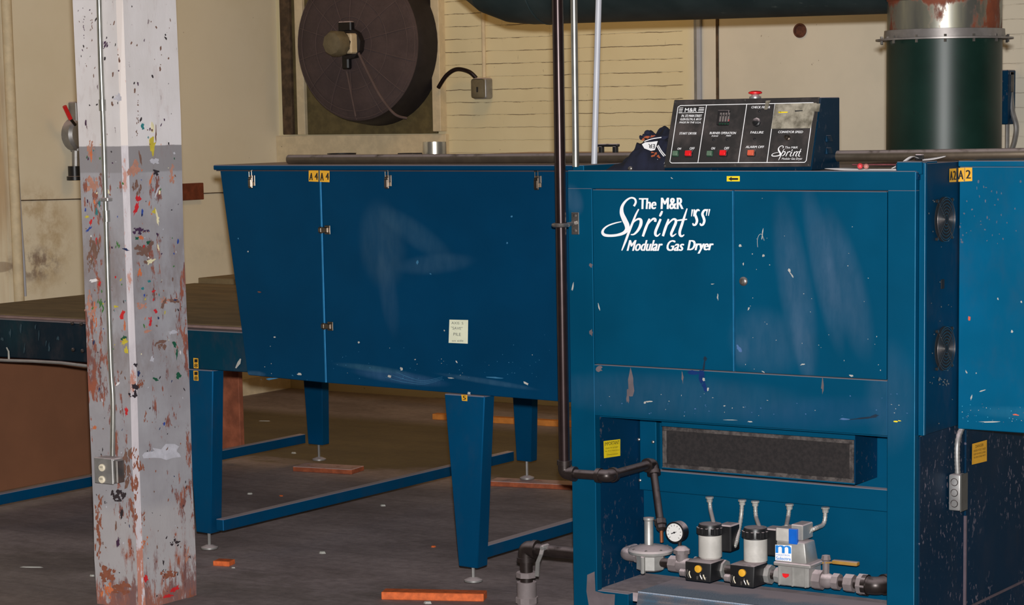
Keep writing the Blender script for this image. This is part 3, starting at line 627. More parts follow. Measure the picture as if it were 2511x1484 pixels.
for i in range(300):
    y_ = rnd.uniform(5, 1470)
    if y_ < 335 and rnd.random() < .1: continue
    a0, a1, c0, c1 = side(y_)
    if rnd.random() < .5: fx, pr = rnd.uniform(a0 + 5, a1 - 6), LF
    else: fx, pr = rnd.uniform(c0 + 5, c1 - 6), RF
    if y_ < 335: cn = rnd.choice(['plum', 'brown', 'dark', 'brown']); s_ = rnd.uniform(.7, 2.4)
    elif y_ < 880: cn = rnd.choice(names); s_ = rnd.uniform(.8, 2.2)
    else: cn = rnd.choice(['dark', 'brown', 'lgrey', 'flake', 'navy', 'dark']); s_ = rnd.uniform(.7, 1.8)
    b.blot(pr, fx, y_, s_, s_ * rnd.uniform(.8, 3.2), rnd.uniform(-.5, .5), mi(cn), n=9, rough=.4)
post = b.build('wooden_post', pm, smooth=False)
tag(post, 'square wooden post painted white over grey, covered in paint splatters', 'post')
pr = Yp(PY0 - .016)
b = MB(); pts = [pr(242, -30), pr(247, 150), pr(254, 330), pr(259, 500), pr(265, 700), pr(272, 900), pr(277, 985), pr(276, 1118)]
b.tube(catmull(pts, 5), .0085, 12); cd = b.build('post_conduit', M['galv']); tag(cd, 'thin bright metal conduit running down the paint-splattered post', 'conduit')
b = MB()
for px_, py_ in ((261, 530), (251, 258)):
    b = MB(); c_ = pr(px_, py_); b.tube([c_ + Vector((0, 0, -.018)), c_ + Vector((0, 0, .018))], .0112, 12); b.build('coupling', M['galv'], cd)
b = MB(); c_ = pr(258, 489); b.box(c_.x - .012, c_.x + .022, PY0 - .028, PY0 - .004, c_.z - .006, c_.z + .006, bev=.002); b.build('strap', M['galv_dull'], cd)
ob0 = on(231, 1122, 1, PY0 - .055); ob1 = on(277, 1188, 1, PY0 - .055)
ob = thing('outlet_box', (ob0.x, PY0, ob1.z), 'grey metal outlet box at the conduit end on the post', 'electrical box')
bx0, bx1, bz0, bz1 = ob0.x, ob1.x, ob1.z, ob0.z
b = MB(); b.box(bx0, bx1, PY0 - .05, PY0 - .002, bz0, bz1, bev=.004); b.build('body', M['galv_dull'], ob)
b = MB(); b.box(bx0 - .001, bx1 + .002, PY0 - .057, PY0 - .05, bz0 - .001, bz1 + .001, bev=.002); cvr = b.build('cover', M['galv_dull'], ob)
for py_ in (1147, 1176):
    b = MB(); c_ = on(251, py_, 1, PY0 - .057); b.lathe(c_, (0, -1, 0), [(.0125, 0), (.0125, .004), (.011, .006)], 16)
    for dx in (-.004, .004): b.box(c_.x + dx - .0008, c_.x + dx + .0008, c_.y - .0068, c_.y - .0058, c_.z - .001, c_.z + .006, m=1, bev=0)
    b.build('receptacle', [M['ivory'], M['ink']], cvr)
b = MB(); b.box(bx1 + .012, bx1 + .017, PY0 - .05, PY0 - .018, bz0 + .004, bz1 - .006, bev=.001); b.box(bx1, bx1 + .013, PY0 - .05, PY0 - .046, bz0 + .004, bz1 - .006, bev=.001); b.build('bracket', M['steel'], ob)

# ================================================================== dryer hood, left module
HZ0, HZ1 = .666, 1.430
hood = thing('dryer_hood', (-4.7, 7.1, HZ0), 'long blue dryer hood with toggle latches and a seam marked A 4', 'dryer hood')
XS = -4.98
def slab(mb, poly, y0, y1, m=0, bev=.002): mb.hexa([(x_, y0, z_) for x_, z_ in poly], [(x_, y1, z_) for x_, z_ in poly], m, bev)
ht = 1.412
b = MB(); slab(b, [(-5.434, ht), (-5.336, .690), (-5.332, .684), (XS - .0012, .675), (XS - .0012, ht)], YH, YH + .008); b.hexa([(-5.332, YH + .004, .93), (-5.328, YH + .004, .93), (-5.328, 8.14, .93), (-5.332, 8.14, .93)], [(-5.434, YH + .004, ht), (-5.430, YH + .004, ht), (-5.430, 8.14, ht), (-5.434, 8.14, ht)], 0, 0); b.build('end_panel', M['blue_hood'], hood)
b = MB(); slab(b, [(XS + .0012, ht), (XS + .0012, .675), (-3.812, .662), (-3.812, ht)], YH + .001, YH + .009); b.build('main_panel', M['blue_hood'], hood)
b = MB(); b.box(-5.33, -3.812, 8.12, 8.15, .9, ht, bev=0); b.build('back_panel', M['blue_hood'], hood)
b = MB(); b.box(XS - .002, XS + .004, YH - .0012, YH + .01, .676, ht, bev=.0005); b.build('seam_strip', plain('light_blue_seam', (30, 120, 170), .4, .3), hood)
b = MB(); b.box(-5.455, -3.812, YH - .012, 8.18, ht, HZ1, bev=.003); b.box(-5.45, -3.815, YH - .001, YH + .05, ht - .004, ht, m=1, bev=0); b.build('lid', [M['blue_hood'], M['dustgap']], hood)
def toggle(mb, c, vertical=True, s=1.0):               # a draw latch: base plate, lever, loop, keeper
    def bx(u0, u1, d0, d1, w0, w1, m=0, bev=.001):
        if vertical: mb.box(c.x + u0, c.x + u1, c.y - d1, c.y - d0, c.z + w0, c.z + w1, m, bev)
        else: mb.box(c.x + w0, c.x + w1, c.y - d1, c.y - d0, c.z + u0, c.z + u1, m, bev)
    bx(-.010, .016, 0, .002, -.026, .012); bx(-.009, .009, .002, .010, -.034, .006, 0, .002)
    bx(-.007, .007, .009, .014, -.030, -.002, 0, .002); bx(.010, .014, .001, .012, -.012, .012)
    for sx in (-.006, .006): bx(sx - .0015, sx + .0015, .005, .008, .004, .026)
    bx(-.008, .008, .004, .009, .024, .029); bx(-.008, .008, -.011 if vertical else 0, .006, .026, .035, 0, .001)
for px_, py_ in ((617, 438), (951, 438), (1318, 440)):
    b = MB(); toggle(b, on(px_, py_, 1, YH)); b.build('latch', M['latch'], hood)
for px_, py_ in ((797, 564), (804, 800)):
    b = MB(); c = on(px_, py_, 1, YH)
    def bxx(w0, w1, d0, d1, u0, u1, bev=.001): b.box(c.x + w0, c.x + w1, c.y - d1, c.y - d0, c.z + u0, c.z + u1, 0, bev)
    bxx(.0, .024, 0, .003, -.015, .016); bxx(-.012, .018, .003, .010, -.010, .010, .002); bxx(.006, .02, .009, .013, -.009, .009, .002); bxx(-.026, -.012, 0, .008, -.009, .008, .002); bxx(-.02, -.006, .006, .009, -.012, -.009); bxx(-.02, -.006, .006, .009, .008, .011)
    b.build('latch', M['latch'], hood)
def sticker(parent, proj, proj2, quad, texts, name='sticker', mat='yellow', ink='ink', bold=.04):
    b = MB(); b.face([proj(*quad[0]), proj(*quad[3]), proj(*quad[2]), proj(*quad[1])], 0)
    for t_, (tl, tr, br, bl) in texts: write(b, proj2, t_, tl, tr, br, bl, 1, bold)
    return b.build(name, [M[mat], M[ink]], parent, smooth=False, solid=0)
s1, s2 = Yp(YH - .0015), Yp(YH - .0022)
sticker(hood, s1, s2, [(757, 418), (781, 418), (781, 446), (757, 445)], [('A', ((760, 424), (767, 424), (766, 442), (759, 442))), ('4', ((772, 424), (779, 424), (779, 441), (772, 441)))])
sticker(hood, s1, s2, [(784, 418), (808, 419), (808, 447), (784, 446)], [('A', ((786, 424), (793, 424), (793, 443), (786, 443))), ('4', ((799, 424), (806, 424), (806, 441), (799, 441)))])
b = MB(); rnd = random.Random(5)
for (x_, y_, rx, ry, ro) in ((667, 929, 12, 2.5, -.1), (735, 918, 6, 2.5, .2), (1212, 926, 18, 1.8, .05), (1290, 940, 7, 3, .5), (1255, 531, 2.5, 2.5, 0), (1244, 596, 2.5, 2, 0), (1024, 644, 3, 5, .2), (1056, 672, 3, 1.4, .5), (1120, 888, 1.6, 4, -.4), (1018, 882, 2, 1.5, 0), (1090, 811, 2, 2, 0), (584, 585, 2, 2, 0), (674, 827, 2.5, 2, .3), (880, 840, 2.5, 2, 0), (608, 617, 2, 2, 0), (1150, 965, 4, 3, 0), (955, 922, 5, 3, .4), (985, 905, 4, 4, 0), (1105, 927, 8, 1.2, .1)):
    b.blot(s2, x_, y_, rx, ry, ro, rnd.choice([0, 0, 1]), 9, .4)
for i in range(60): b.blot(s2, rnd.uniform(640, 1350), 935 - abs(rnd.gauss(0, 45)), rnd.uniform(.5, 1.4), rnd.uniform(.5, 1.2), 0, rnd.choice([0, 1, 1]), 7, .4)
b.blot(s2, 635, 716, 5, 2.5, .1, 2, 8, .4)
for k in range(3): b.stroke(s2, catmull([(945 + k * 14, 925 - k * 6), (985 + k * 10, 936 - k * 5), (1040, 942 - 4 * k), (1085, 930 - 3 * k)], 4), [.5, .6, .8, .8, .8, .8, .8, .8, .8, .7, .6, .5, .5], 1)
b.build('paint_speckle', [M['chip'], plain('pale_blue_scuff', (50, 110, 146), .5), M['tan_rust']], hood, smooth=False)['kind'] = 'stuff'
b = MB(); n1, n2 = Yp(YH - .003), Yp(YH - .0036); b.face([n1(1102, 784), n1(1100, 841), n1(1147, 843), n1(1148, 785)], 0)
for t_, q_ in (('AXIS  S', ((1107, 789), (1136, 790), (1136, 796), (1107, 795))), ('"SAVE"', ((1106, 801), (1134, 802), (1134, 809), (1106, 808))), ('PILE', ((1112, 816), (1130, 817), (1130, 824), (1112, 823))), ('on side', ((1108, 833), (1136, 833), (1136, 838), (1108, 838)))):
    write(b, n2, t_, *q_, 1)
tag(b.build('paper_note', [M['note'], M['pencil']], smooth=False), 'pale handwritten paper note stuck on the blue hood', 'note')

# ================================================================== infeed end: conveyor bed, belt, legs
bed = thing('conveyor_bed', (-5.9, 7.0, .68), 'blue conveyor bed with wide brown belt under the hood end', 'conveyor')
BZ = .858
b = MB(); b.box(-7.0, -5.86, 6.17, 8.1, .69, .84, bev=.004); b.build('apron', M['dark_bed'], bed, angle=30)
b = MB(); b.box(-5.855, -3.95, 6.172, 8.1, .692, .835, bev=.003); b.build('side_frame', M['teal_bed'], bed)
b = MB(); b.box(-7.0, -3.9, 6.195, 7.74, .842, BZ - .004, bev=.002); b.build('belt', M['belt'], bed)
b = MB(); b.box(-7.03, -3.95, 6.170, 6.195, .842, .852, bev=.003); b.build('front_lip', plain('dusty_lip', (128, 104, 100), .8), bed)
b = MB(); b.box(-6.98, -4.0, 7.74, 8.08, .842, .878, bev=.003); b.build('rear_rail', M['belt'], bed)
b = MB(); b.tube([on(20, 878, 1, 6.165) + Vector((-1.2, 0, -.008)), on(10, 884, 1, 6.165), on(80, 886, 1, 6.162), on(150, 890, 1, 6.162), on(216, 898, 1, 6.165), on(232, 899, 1, 6.17)], .006, 8); b.build('drip_edge', M['galv_dull'], bed)
b = MB(); rnd = random.Random(9); s_ = Yp(6.1685)
for px_, py_ in ((178, 793), (200, 795), (180, 858), (203, 861)): b = MB(); c_ = on(px_, py_, 1, 6.17); b.lathe(c_, (0, -1, 0), [(.008, 0), (.008, .004), (.004, .007)], 8); b.build('bolt', M['iron'], bed)
b = MB()
b.stroke(s_, [(16, 852), (21, 862), (22, 884)], [3, 4, 5], 0); b.stroke(s_, [(590, 880), (586, 890), (578, 903)], [3, 8, 3], 0)
for i in range(9): b.blot(s_, rnd.uniform(5, 200), rnd.uniform(795, 870), rnd.uniform(1.2, 3.5), rnd.uniform(4, 12), .1, 1, 11, .5)
b.build('paint_speckle', [M['chip'], plain('faded_teal_scuff', (34, 60, 72), .6)], bed, smooth=False)['kind'] = 'stuff'
def leg(parent, xl, xr, xlb, xrb, y0, zt_, zb, dep=.06, name='leg'):
    b = MB()
    b.hexa([(xlb, y0, zb), (xrb, y0, zb), (xrb, y0 + dep, zb), (xlb, y0 + dep, zb)], [(xl, y0, zt_), (xr, y0, zt_), (xr, y0 + dep, zt_), (xl, y0 + dep, zt_)], 0, .003)
    lg = b.build(name, M['blue_leg'], parent)
    b = MB(); cx_ = (xlb + xrb) / 2; b.tube([(cx_, y0 + dep / 2, zb + .01), (cx_, y0 + dep / 2, .035)], .006, 8); b.lathe((cx_, y0 + dep / 2, .026), (0, 0, 1), [(.032, 0), (.032, .006), (.012, .014)], 16); b.build('foot', M['galv_dull'], lg)
    return lg
leg(bed, -6.84, -6.685, -6.80, -6.70, 6.175, .69, .09)
leg(bed, -5.65, -5.512, -5.62, -5.548, 6.175, .69, .088)
leg(bed, -6.665, -6.530, -6.63, -6.545, 8.06, .69, .10, .05)
leg(bed, -5.505, -5.380, -5.475, -5.40, 8.06, .69, .105, .05)
for xa in (-6.66, -5.50):
    b = MB(); b.box(xa - .035, xa + .0, 6.19, 8.08, .100, .142, bev=.002); b.build('stretcher', M['blue_leg'], bed)
sd = thing('stand_leg_frame', (-4.38, 6.2, 0), 'blue tapered leg frame under the hood middle beside the cabinet', 'leg frame')
leg(sd, -4.475, -4.31, -4.43, -4.352, YH + .003, .664, .078)
leg(sd, -4.40, -4.27, -4.37, -4.29, 8.06, .66, .105, .05)
b = MB(); b.box(-4.40, -4.365, YH + .06, 8.06, .100, .142, bev=.002); b.build('stretcher', M['blue_leg'], sd)
s_, s2_ = Yp(YH + .0012), Yp(YH + .0006)
sticker(sd, s_, s2_, [(1131, 968), (1146, 969), (1146, 984), (1133, 983)], [('5', ((1135, 971), (1142, 971), (1142, 981), (1135, 981)))])
s_, s2_ = Yp(6.1735), Yp(6.1728)
for y0_, y1_ in ((878, 904), (909, 934)):
    st_, st2_ = (Yp(6.1705), Yp(6.1698)) if y0_ < 900 else (s_, s2_)
    sticker(bed, st_, st2_, [(474, y0_), (486, y0_ + 1), (487, y1_), (475, y1_ - 1)], [('1', ((477, y0_ + 3), (484, y0_ + 3), (484, y0_ + 11), (477, y0_ + 11))), ('8', ((477, y0_ + 14), (484, y0_ + 14), (484, y0_ + 23), (477, y0_ + 23)))])
b = MB(); ybr = 8.052
b.box(-7.036, -7.02, 6.2, 7.9, .075, .69, bev=.002); tag(b.build('fibreboard_panel', M['board']), 'large brown fibreboard sheet closing the conveyor end behind the post', 'board')
b = MB(); q0 = on(546, 915, 1, 8.0); q1 = on(597, 1105, 1, 8.0)
b.box(-7.05, -6.925, 7.93, 7.96, .065, .60, bev=.002); tag(b.build('worn_board', M['board_edge']), 'narrow worn reddish board upright behind the blue conveyor leg', 'board')

# ================================================================== burner cabinet
CX0, CX1, CZ1 = -3.800, -2.645, 1.420
cab = thing('burner_cabinet', (-3.2, 6.2, 0), 'blue burner cabinet with white script lettering on its left door', 'cabinet')
DX0, DXM, DX1, DZ0, DZ1 = on(1451, 462, 1, YC).x, on(1799, 465, 1, YC).x, on(2177, 462, 1, YC).x, .826, 1.365
OX0, OX1 = -3.722, -2.745
b = MB()
T = .03
b.box(CX0, CX1, YC, YC + T, DZ1, CZ1, bev=.002)
b.box(CX0, DX0, YC, YC + T, 0, DZ1 + .001, bev=.0015); b.box(DX1, CX1, YC, YC + T, 0, DZ1 + .001, bev=.0015)
b.box(DX0 + .0002, DX1 - .0002, YC, YC + T, .668, DZ0, bev=.0015)
b.box(DX0 + .0002, -3.60, YC + .001, YC + T, 0, .118, bev=.0015)
b.build('front_frame', M['blue'], cab)
b = MB(); b.box(DX0 - .02, DX1 + .02, YC + .024, YC + .03, DZ0 - .02, DZ1 + .02, bev=0); b.build('door_recess', M['dustgap'], cab)
gap = .0028
b = MB(); b.box(DX0 + gap, DXM - gap * 1.2, YC - .001, YC + .02, DZ0 + gap, DZ1 - gap, bev=.0015); ld = b.build('left_door', M['blue_door'], cab)
b = MB(); b.box(DXM + gap * .8, DX1 - gap, YC - .001, YC + .02, DZ0 + gap, DZ1 - gap, bev=.0015); rd = b.build('right_door', M['blue_door'], cab)
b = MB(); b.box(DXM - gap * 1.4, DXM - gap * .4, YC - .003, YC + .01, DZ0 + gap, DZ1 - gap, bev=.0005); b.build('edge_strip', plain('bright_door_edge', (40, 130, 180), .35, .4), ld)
c_ = on(1824, 690, 1, YC - .001); b = MB(); b.lathe(c_, (0, -1, 0), [(.0135, 0), (.0135, .004), (.010, .008), (.0075, .009), (.0075, .013), (.003, .014)], 20); b.build('lock', M['steel'], rd)
b = MB(); pl1 = Yp(YC - .0022)
write(b, pl1, 'The', (1568, 486), (1611, 486), (1607, 513), (1568, 513), 0, .045); write(b, pl1, 'M&R', (1622, 485), (1675, 485), (1675, 513), (1621, 513), 0, .045)
for t_, xa, xb, dy in (('Modular', 1539, 1622, 0), ('Gas', 1634, 1675, 0), ('Dryer', 1686, 1746, 0)):
    sh = 5; yb = 615.5 if t_ != 'Dryer' else 622
    write(b, pl1, t_, (xa + sh, 589), (xb + sh - (0 if t_ != 'Dryer' else 0), 589), (xb - sh * .4, yb), (xa - sh * .3, yb), 0, .04)
def Z5(p): return (1320 + p[0] / 2.559, 380 + p[1] / 2.559)
def script_strokes(mb, proj, tr, k=1.0, m=0):            # the brush-script word, traced as strokes
    S = [([(600, 322), (612, 296), (603, 274), (578, 270), (548, 290), (526, 325), (524, 365), (540, 405), (556, 440), (556, 468), (535, 490), (495, 503), (450, 507), (415, 502), (403, 486), (412, 464), (440, 443), (485, 427), (522, 419)],
          [10, 10, 9, 8, 10, 14, 20, 24, 24, 20, 15, 12, 12, 14, 13, 9, 7, 6, 4]),
         ([(630, 340), (612, 375), (592, 425), (570, 480), (548, 540), (524, 600)], [6, 9, 11, 12, 11, 5]),
         ([(585, 440), (605, 415), (628, 402), (644, 410), (642, 440), (624, 475), (600, 498), (580, 500)], [4, 7, 10, 14, 15, 12, 8, 4]),
         ([(698, 400), (686, 430), (672, 465), (656, 512)], [8, 12, 13, 11]),
         ([(678, 452), (700, 420), (720, 402), (734, 404), (733, 420)], [4, 7, 10, 12, 12]),
         ([(768, 402), (752, 440), (736, 480), (736, 502), (748, 508), (766, 492)], [10, 13, 13, 12, 8, 3]),
         ([(762, 386), (770, 370), (778, 352)], [8, 12, 8]),
         ([(818, 402), (808, 432), (796, 465), (782, 510)], [8, 12, 13, 11]),
         ([(800, 455), (822, 425), (846, 404), (862, 408), (862, 428), (846, 465), (834, 495), (842, 510), (866, 494)], [4, 7, 9, 12, 13, 13, 12, 9, 3]),
         ([(934, 336), (918, 385), (902, 435), (888, 480), (890, 504), (902, 510), (916, 500)], [5, 10, 13, 13, 12, 9, 4]),
         ([(868, 412), (900, 408), (934, 404)], [6, 8, 5])]
    for pts, ws in S:
        d = catmull([Vector(tr(p)) for p in pts], 5); wd_ = []
        for i in range(len(ws) - 1): wd_ += [(ws[i] + (ws[i + 1] - ws[i]) * j / 5) / 2.559 * k for j in range(5)]
        wd_.append(ws[-1] / 2.559 * k); mb.stroke(proj, d, wd_, m)
script_strokes(b, pl1, Z5, 1.3)
for ox in (0, 46):
    pts = [(1012 + ox, 352), (1004 + ox, 345), (992 + ox, 352), (984 + ox, 372), (992 + ox, 395), (996 + ox, 415), (988 + ox, 436), (974 + ox, 440), (970 + ox, 428)]
    d = catmull([Vector(Z5(p)) for p in pts], 4); b.stroke(pl1, d, [3.0 + 3.4 * math.sin(math.pi * i / (len(d) - 1)) for i in range(len(d))], 0)
for px_ in (962, 975, 1056, 1070): b.stroke(pl1, [Z5((px_ + 5, 342)), Z5((px_ - 1, 386))] if px_ < 1000 else [Z5((px_ + 5, 340)), Z5((px_ - 2, 382))], [4, 1.8], 0)
b.build('lettering', M['white'], ld, smooth=False)['label'] = 'white script and block lettering'
b = MB(); c1 = Yp(YC - .0015); c2 = Yp(YC - .0025); p_ = [(1782, 432), (1814, 432), (1814, 445), (1782, 445)]
b.face([c1(*p_[0]), c1(*p_[3]), c1(*p_[2]), c1(*p_[1])], 0); b.face([c2(x_, y_) for x_, y_ in ((1786, 439), (1794, 444), (1794, 441.5), (1810, 441.5), (1810, 436.5), (1794, 436.5), (1794, 433.5))], 1)
b.build('arrow_sticker', [M['yellow2'], M['ink']], cab, smooth=False)
# paint chips, scuffs and drips on the front
b = MB(); rnd = random.Random(11); fr = Yp(YC - .0018)
for i in range(34): b.blot(fr, rnd.uniform(1815, 2160), rnd.uniform(480, 910), rnd.uniform(.6, 1.4), rnd.uniform(.6, 1.5), 0, 0, 7, .4)
for i in range(46): b.blot(fr, rnd.uniform(1420, 2230), rnd.uniform(965, 1020) + 0, rnd.uniform(.7, 2.2), rnd.uniform(.6, 1.5), .1, rnd.choice([0, 1]), 7, .4)
for (x_, y_, rx, ry, ro, k) in ((1815, 602, 4, 3, .5, 0), (1823, 648, 2, 4, .1, 0), (1872, 627, 3, 3, 0, 0), (1935, 663, 3, 6, -.2, 0), (1942, 675, 1.5, 8, -.6, 0), (1836, 757, 2, 5, .4, 0), (1968, 894, 6, 1.6, -.2, 0), (1872, 912, 3.5, 1.6, .5, 0), (1747, 697, 5, 1.2, -.1, 0), (1760, 729, 2, 7, 0, 0), (1469, 753, 1.5, 9, -.25, 0), (1405, 703, 2.2, 10, .2, 0),
     (2088, 922, 5, 3, .2, 0), (1870, 573, 1.6, 12, .1, 0), (1812, 855, 5, 9, -.5, 1), (2196, 1034, 5, 1.6, 0, 2), (2206, 1032, 4, 1.4, 0, 2), (2115, 1026, 30, 2, -.1, 3), (2140, 1022, 16, 3, -.35, 3), (1548, 940, 8, 30, 0, 4), (1540, 972, 3, 16, 0, 4), (1470, 905, 7, 6, 0, 4), (1674, 925, 2, 14, 0, 4), (2017, 945, 2.5, 20, 0, 4), (1730, 880, 4, 5, 0, 3), (1727, 897, 2, 18, .15, 3), (1722, 925, 7, 16, 0, 5), (1700, 915, 14, 5, .1, 5), (1728, 948, 5, 14, -.2, 5), (1726, 930, 3, 5, 0, 0), (1736, 955, 3, 4, 0, 0),
     (1590, 985, 8, 2, 0, 0), (1582, 987, 3, 2.6, 0, 0), (1790, 1030, 14, .9, .05, 0), (1840, 1034, 6, 1.4, 0, 0), (2070, 1028, 12, 2, 0, 1), (1450, 815, 4, 8, 0, 4), (1450, 650, 4, 5, 0, 4), (1648, 437, 3, 1, .5, 0)):
    b.blot(fr, x_, y_, rx, ry, ro, k, 11, .45)
b.stroke(fr, catmull([(1858, 606), (1857, 590), (1861, 577), (1868, 575), (1874, 590)], 4), [1] * 17, 0)
d_ = plain('grey_brown_dust', (96, 86, 90), .9)
b.face([fr(x_, y_) for x_, y_ in ((1440, 1410), (1458, 1402), (1460, 1450), (1482, 1456), (1508, 1458), (1506, 1500), (1446, 1500), (1438, 1450))][::-1], 4)
b.build('paint_speckle', [M['chip'], plain('bluish_scuff', (70, 104, 150), .5), M['yellow2'], plain('black_smear', (8, 34, 54), .5), d_, plain('dark_blue_drip', (6, 44, 100), .4)], cab, smooth=False)['kind'] = 'stuff'
b = MB(); b.box(CX1 - .0012, CX1 + .0006, YC - .0006, YC + .0012, .002, CZ1 - .002, bev=.0004); b.build('edge_highlight', plain('painted_edge_highlight', (70, 150, 190), .35, .4), cab)  # thin bright strip paints the highlight along the worn front corner
# top deck with rim pieces
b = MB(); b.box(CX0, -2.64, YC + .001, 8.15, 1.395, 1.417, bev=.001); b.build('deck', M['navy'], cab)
b = MB(); b.box(CX0, CX0 + .04, YC + .03, 7.0, 1.41, 1.436, bev=.002); b.build('rim', M['blue'], cab); b = MB(); q = on(2213, 400, 1, YC + .05)
b.box(q.x, -2.632, YC + .01, YC + .12, 1.41, 1.446, bev=.002); b.build('rim', M['blue'], cab)
# interior of the lower compartment
BY = 6.185
b = MB(); b.box(CX0, OX0, YC + T, BY + .02, 0, .665, bev=.001); b.build('left_wall', M['navy'], cab)
b = MB(); b.box(CX0, CX1, BY + .02, BY + .03, 0, .665, bev=0); b.box(CX0, CX1, YC + T, BY + .02, .66, .668, bev=0); b.build('back_wall', M['blue'], cab)
b = MB(); b.box(OX0, CX1, YC + T, BY + .02, .09, .118, bev=.001); b.build('compartment_floor', plain('thick_grey_dust', (164, 148, 150), .95, var=.15, scale=30), cab)
b = MB(); b.box(OX0 + .002, OX1 + .1, BY - .012, BY + .02, .395, .462, bev=.002); b.build('cross_beam', M['blue'], cab)
b = MB(); q = on(1609, 1100, 1, BY - .008); b.box(OX0 + .003, q.x, BY - .008, BY + .018, .455, .655, bev=.002); b.build('bracket_plate', M['blue'], cab)
b = MB()
for px_, py_ in ((1567, 1078), (1602, 1084), (1570, 1178), (1562, 1187)):
    b = MB(); c_ = on(px_, py_, 1, BY - .012); b.lathe(c_, (0, -1, 0), [(.005, 0), (.005, .004), (.002, .006)], 10); b.build('screw', M['steel'], cab)
# filter housing
FX0, FX1, FY = on(1624, 1100, 1, 6.05).x, on(2097, 1100, 1, 6.05).x, 6.05
fz0, fz1 = .492, .646
b = MB(); b.box(FX0, FX1, FY, BY + .018, fz0, fz1, bev=.001); fb = b.build('filter_housing', M['navy'], cab)
b = MB()
for a in ((FX0, FX1, fz1 - .02, fz1), (FX0, FX1, fz0, fz0 + .006)): b.box(a[0], a[1], FY - .004, FY, a[2], a[3], bev=.001)
b.build('face_flange', M['blue'], fb)
b = MB(); zz0, zz1 = fz0 + .006, fz1 - .02
for a in ((FX0 + .004, FX1 - .002, zz1 - .012, zz1), (FX0 + .004, FX1 - .002, zz0, zz0 + .012), (FX0 + .004, FX0 + .018, zz0 + .0122, zz1 - .0122), (FX1 - .016, FX1 - .002, zz0 + .0122, zz1 - .0122)): b.box(a[0], a[1], FY - .007, FY - .001, a[2], a[3], bev=.001)
b.build('filter_frame', M['fframe'], fb)
b = MB(); b.box(FX0 + .015, FX1 - .013, FY - .003, FY, zz0 + .01, zz1 - .01, bev=0); b.build('filter_screen', M['filter'], fb)
# perforated front grille at the bottom
b = MB(); q = on(1553, 1460, 1, YC - .004).x; b.hexa([(q, YC - .004, 0), (OX1 - .001, YC - .004, 0), (OX1 - .001, YC + .0, 0), (q, YC + .0, 0)], [(q, YC - .004 + .03, .125), (OX1 - .001, YC + .026, .125), (OX1 - .001, YC + .03, .125), (q, YC + .03, .125)], 0, 0)
b.build('bottom_grille', M['grille'], cab, smooth=False); b = MB()
b.hexa([(q, YC + .024, .12), (OX1 - .001, YC + .024, .12), (OX1 - .001, 6.14, .118), (q, 6.14, .118)], [(q, YC + .024, .125), (OX1 - .001, YC + .024, .125), (OX1 - .001, 6.14, .123), (q, 6.14, .123)], 0, 0)
b.build('grille_shelf', M['shelf'], cab, smooth=False)
st_ = Xp(OX0 + .0012); st2_ = Xp(OX0 + .0018)
sticker(cab, st_, st2_, [(1480, 1082), (1521, 1077), (1521, 1118), (1481, 1124)], [('IMPORTANT', ((1483, 1085), (1519, 1080.5), (1519, 1089), (1483, 1094))), ('Open for proper', ((1485, 1098), (1516, 1094), (1516, 1098), (1485, 1102))), ('Air Flow Operation', ((1484, 1106), (1519, 1102), (1519, 1105), (1484, 1109))), ('Operation', ((1488, 1114), (1515, 1111), (1515, 1115), (1488, 1118)))], 'warning_sticker', 'yellow2', bold=0)
# right side: upper vent panel with two finger guards, lower plate
SX = -2.640
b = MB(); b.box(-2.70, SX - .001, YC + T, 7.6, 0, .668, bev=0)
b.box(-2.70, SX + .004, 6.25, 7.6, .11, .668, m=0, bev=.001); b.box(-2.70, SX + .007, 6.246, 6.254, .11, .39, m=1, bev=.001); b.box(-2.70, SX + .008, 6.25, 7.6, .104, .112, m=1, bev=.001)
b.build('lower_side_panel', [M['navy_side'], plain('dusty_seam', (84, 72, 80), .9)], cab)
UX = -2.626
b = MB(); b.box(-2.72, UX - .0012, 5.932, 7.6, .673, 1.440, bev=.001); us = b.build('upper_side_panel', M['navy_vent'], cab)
b = MB(); b.box(UX - .018, UX, 5.922, 5.936, .672, 1.443, bev=.001); b.build('side_flange', M['blue'], cab); b = MB(); b.box(UX - .0012, UX + .0006, 5.9214, 5.9232, .674, 1.441, bev=.0004); b.build('edge_highlight', plain('painted_flange_highlight', (110, 160, 190), .35, .4), cab)  # flange edge gets its highlight as a painted pale strip
up1, up2 = Xp(UX), Xp(UX + .002)
for cy_ in (538, 855):
    c_ = on(2315, cy_, 0, UX)
    b = MB(); b.lathe(c_ + Vector((-.012, 0, 0)), (1, 0, 0), [(.064, 0), (.064, .0125), (.06, .013)], 28, 1)
    for r_ in (.012, .021, .030, .039, .048, .057, .063): b.ring(c_ + Vector((.007, 0, 0)), (1, 0, 0), r_, .0011, 36, 0, 6)
    for k in range(4):
        a = math.pi / 4 + k * math.pi / 2; b.tube([c_ + Vector((.005, math.cos(a) * .01, math.sin(a) * .01)), c_ + Vector((.005, math.cos(a) * .074, math.sin(a) * .074))], .0018, 6)
        b.lathe(c_ + Vector((-.001, math.cos(a) * .076, math.sin(a) * .076)), (1, 0, 0), [(.005, 0), (.005, .006), (.002, .008)], 8)
    b.lathe(c_ + Vector((.004, 0, 0)), (1, 0, 0), [(.012, 0), (.012, .004)], 12, 1)
    b.build('finger_guard', [plain('dull_chrome_wire', (120, 112, 108), .22, .9), M['gap']], us)
b = MB(); c_ = on(2312, 697, 0, UX); b.box(c_.x - .004, c_.x + .0006, c_.y - .012, c_.y + .012, c_.z - .014, c_.z + .014, bev=.002); b.build('slot', M['gap'], us)
b = MB(); rnd = random.Random(21)
for i in range(26): b.blot(up1, rnd.uniform(2276, 2340), rnd.uniform(470, 1045), rnd.uniform(.8, 1.8), rnd.uniform(.8, 2), 0, 0, 7, .4)
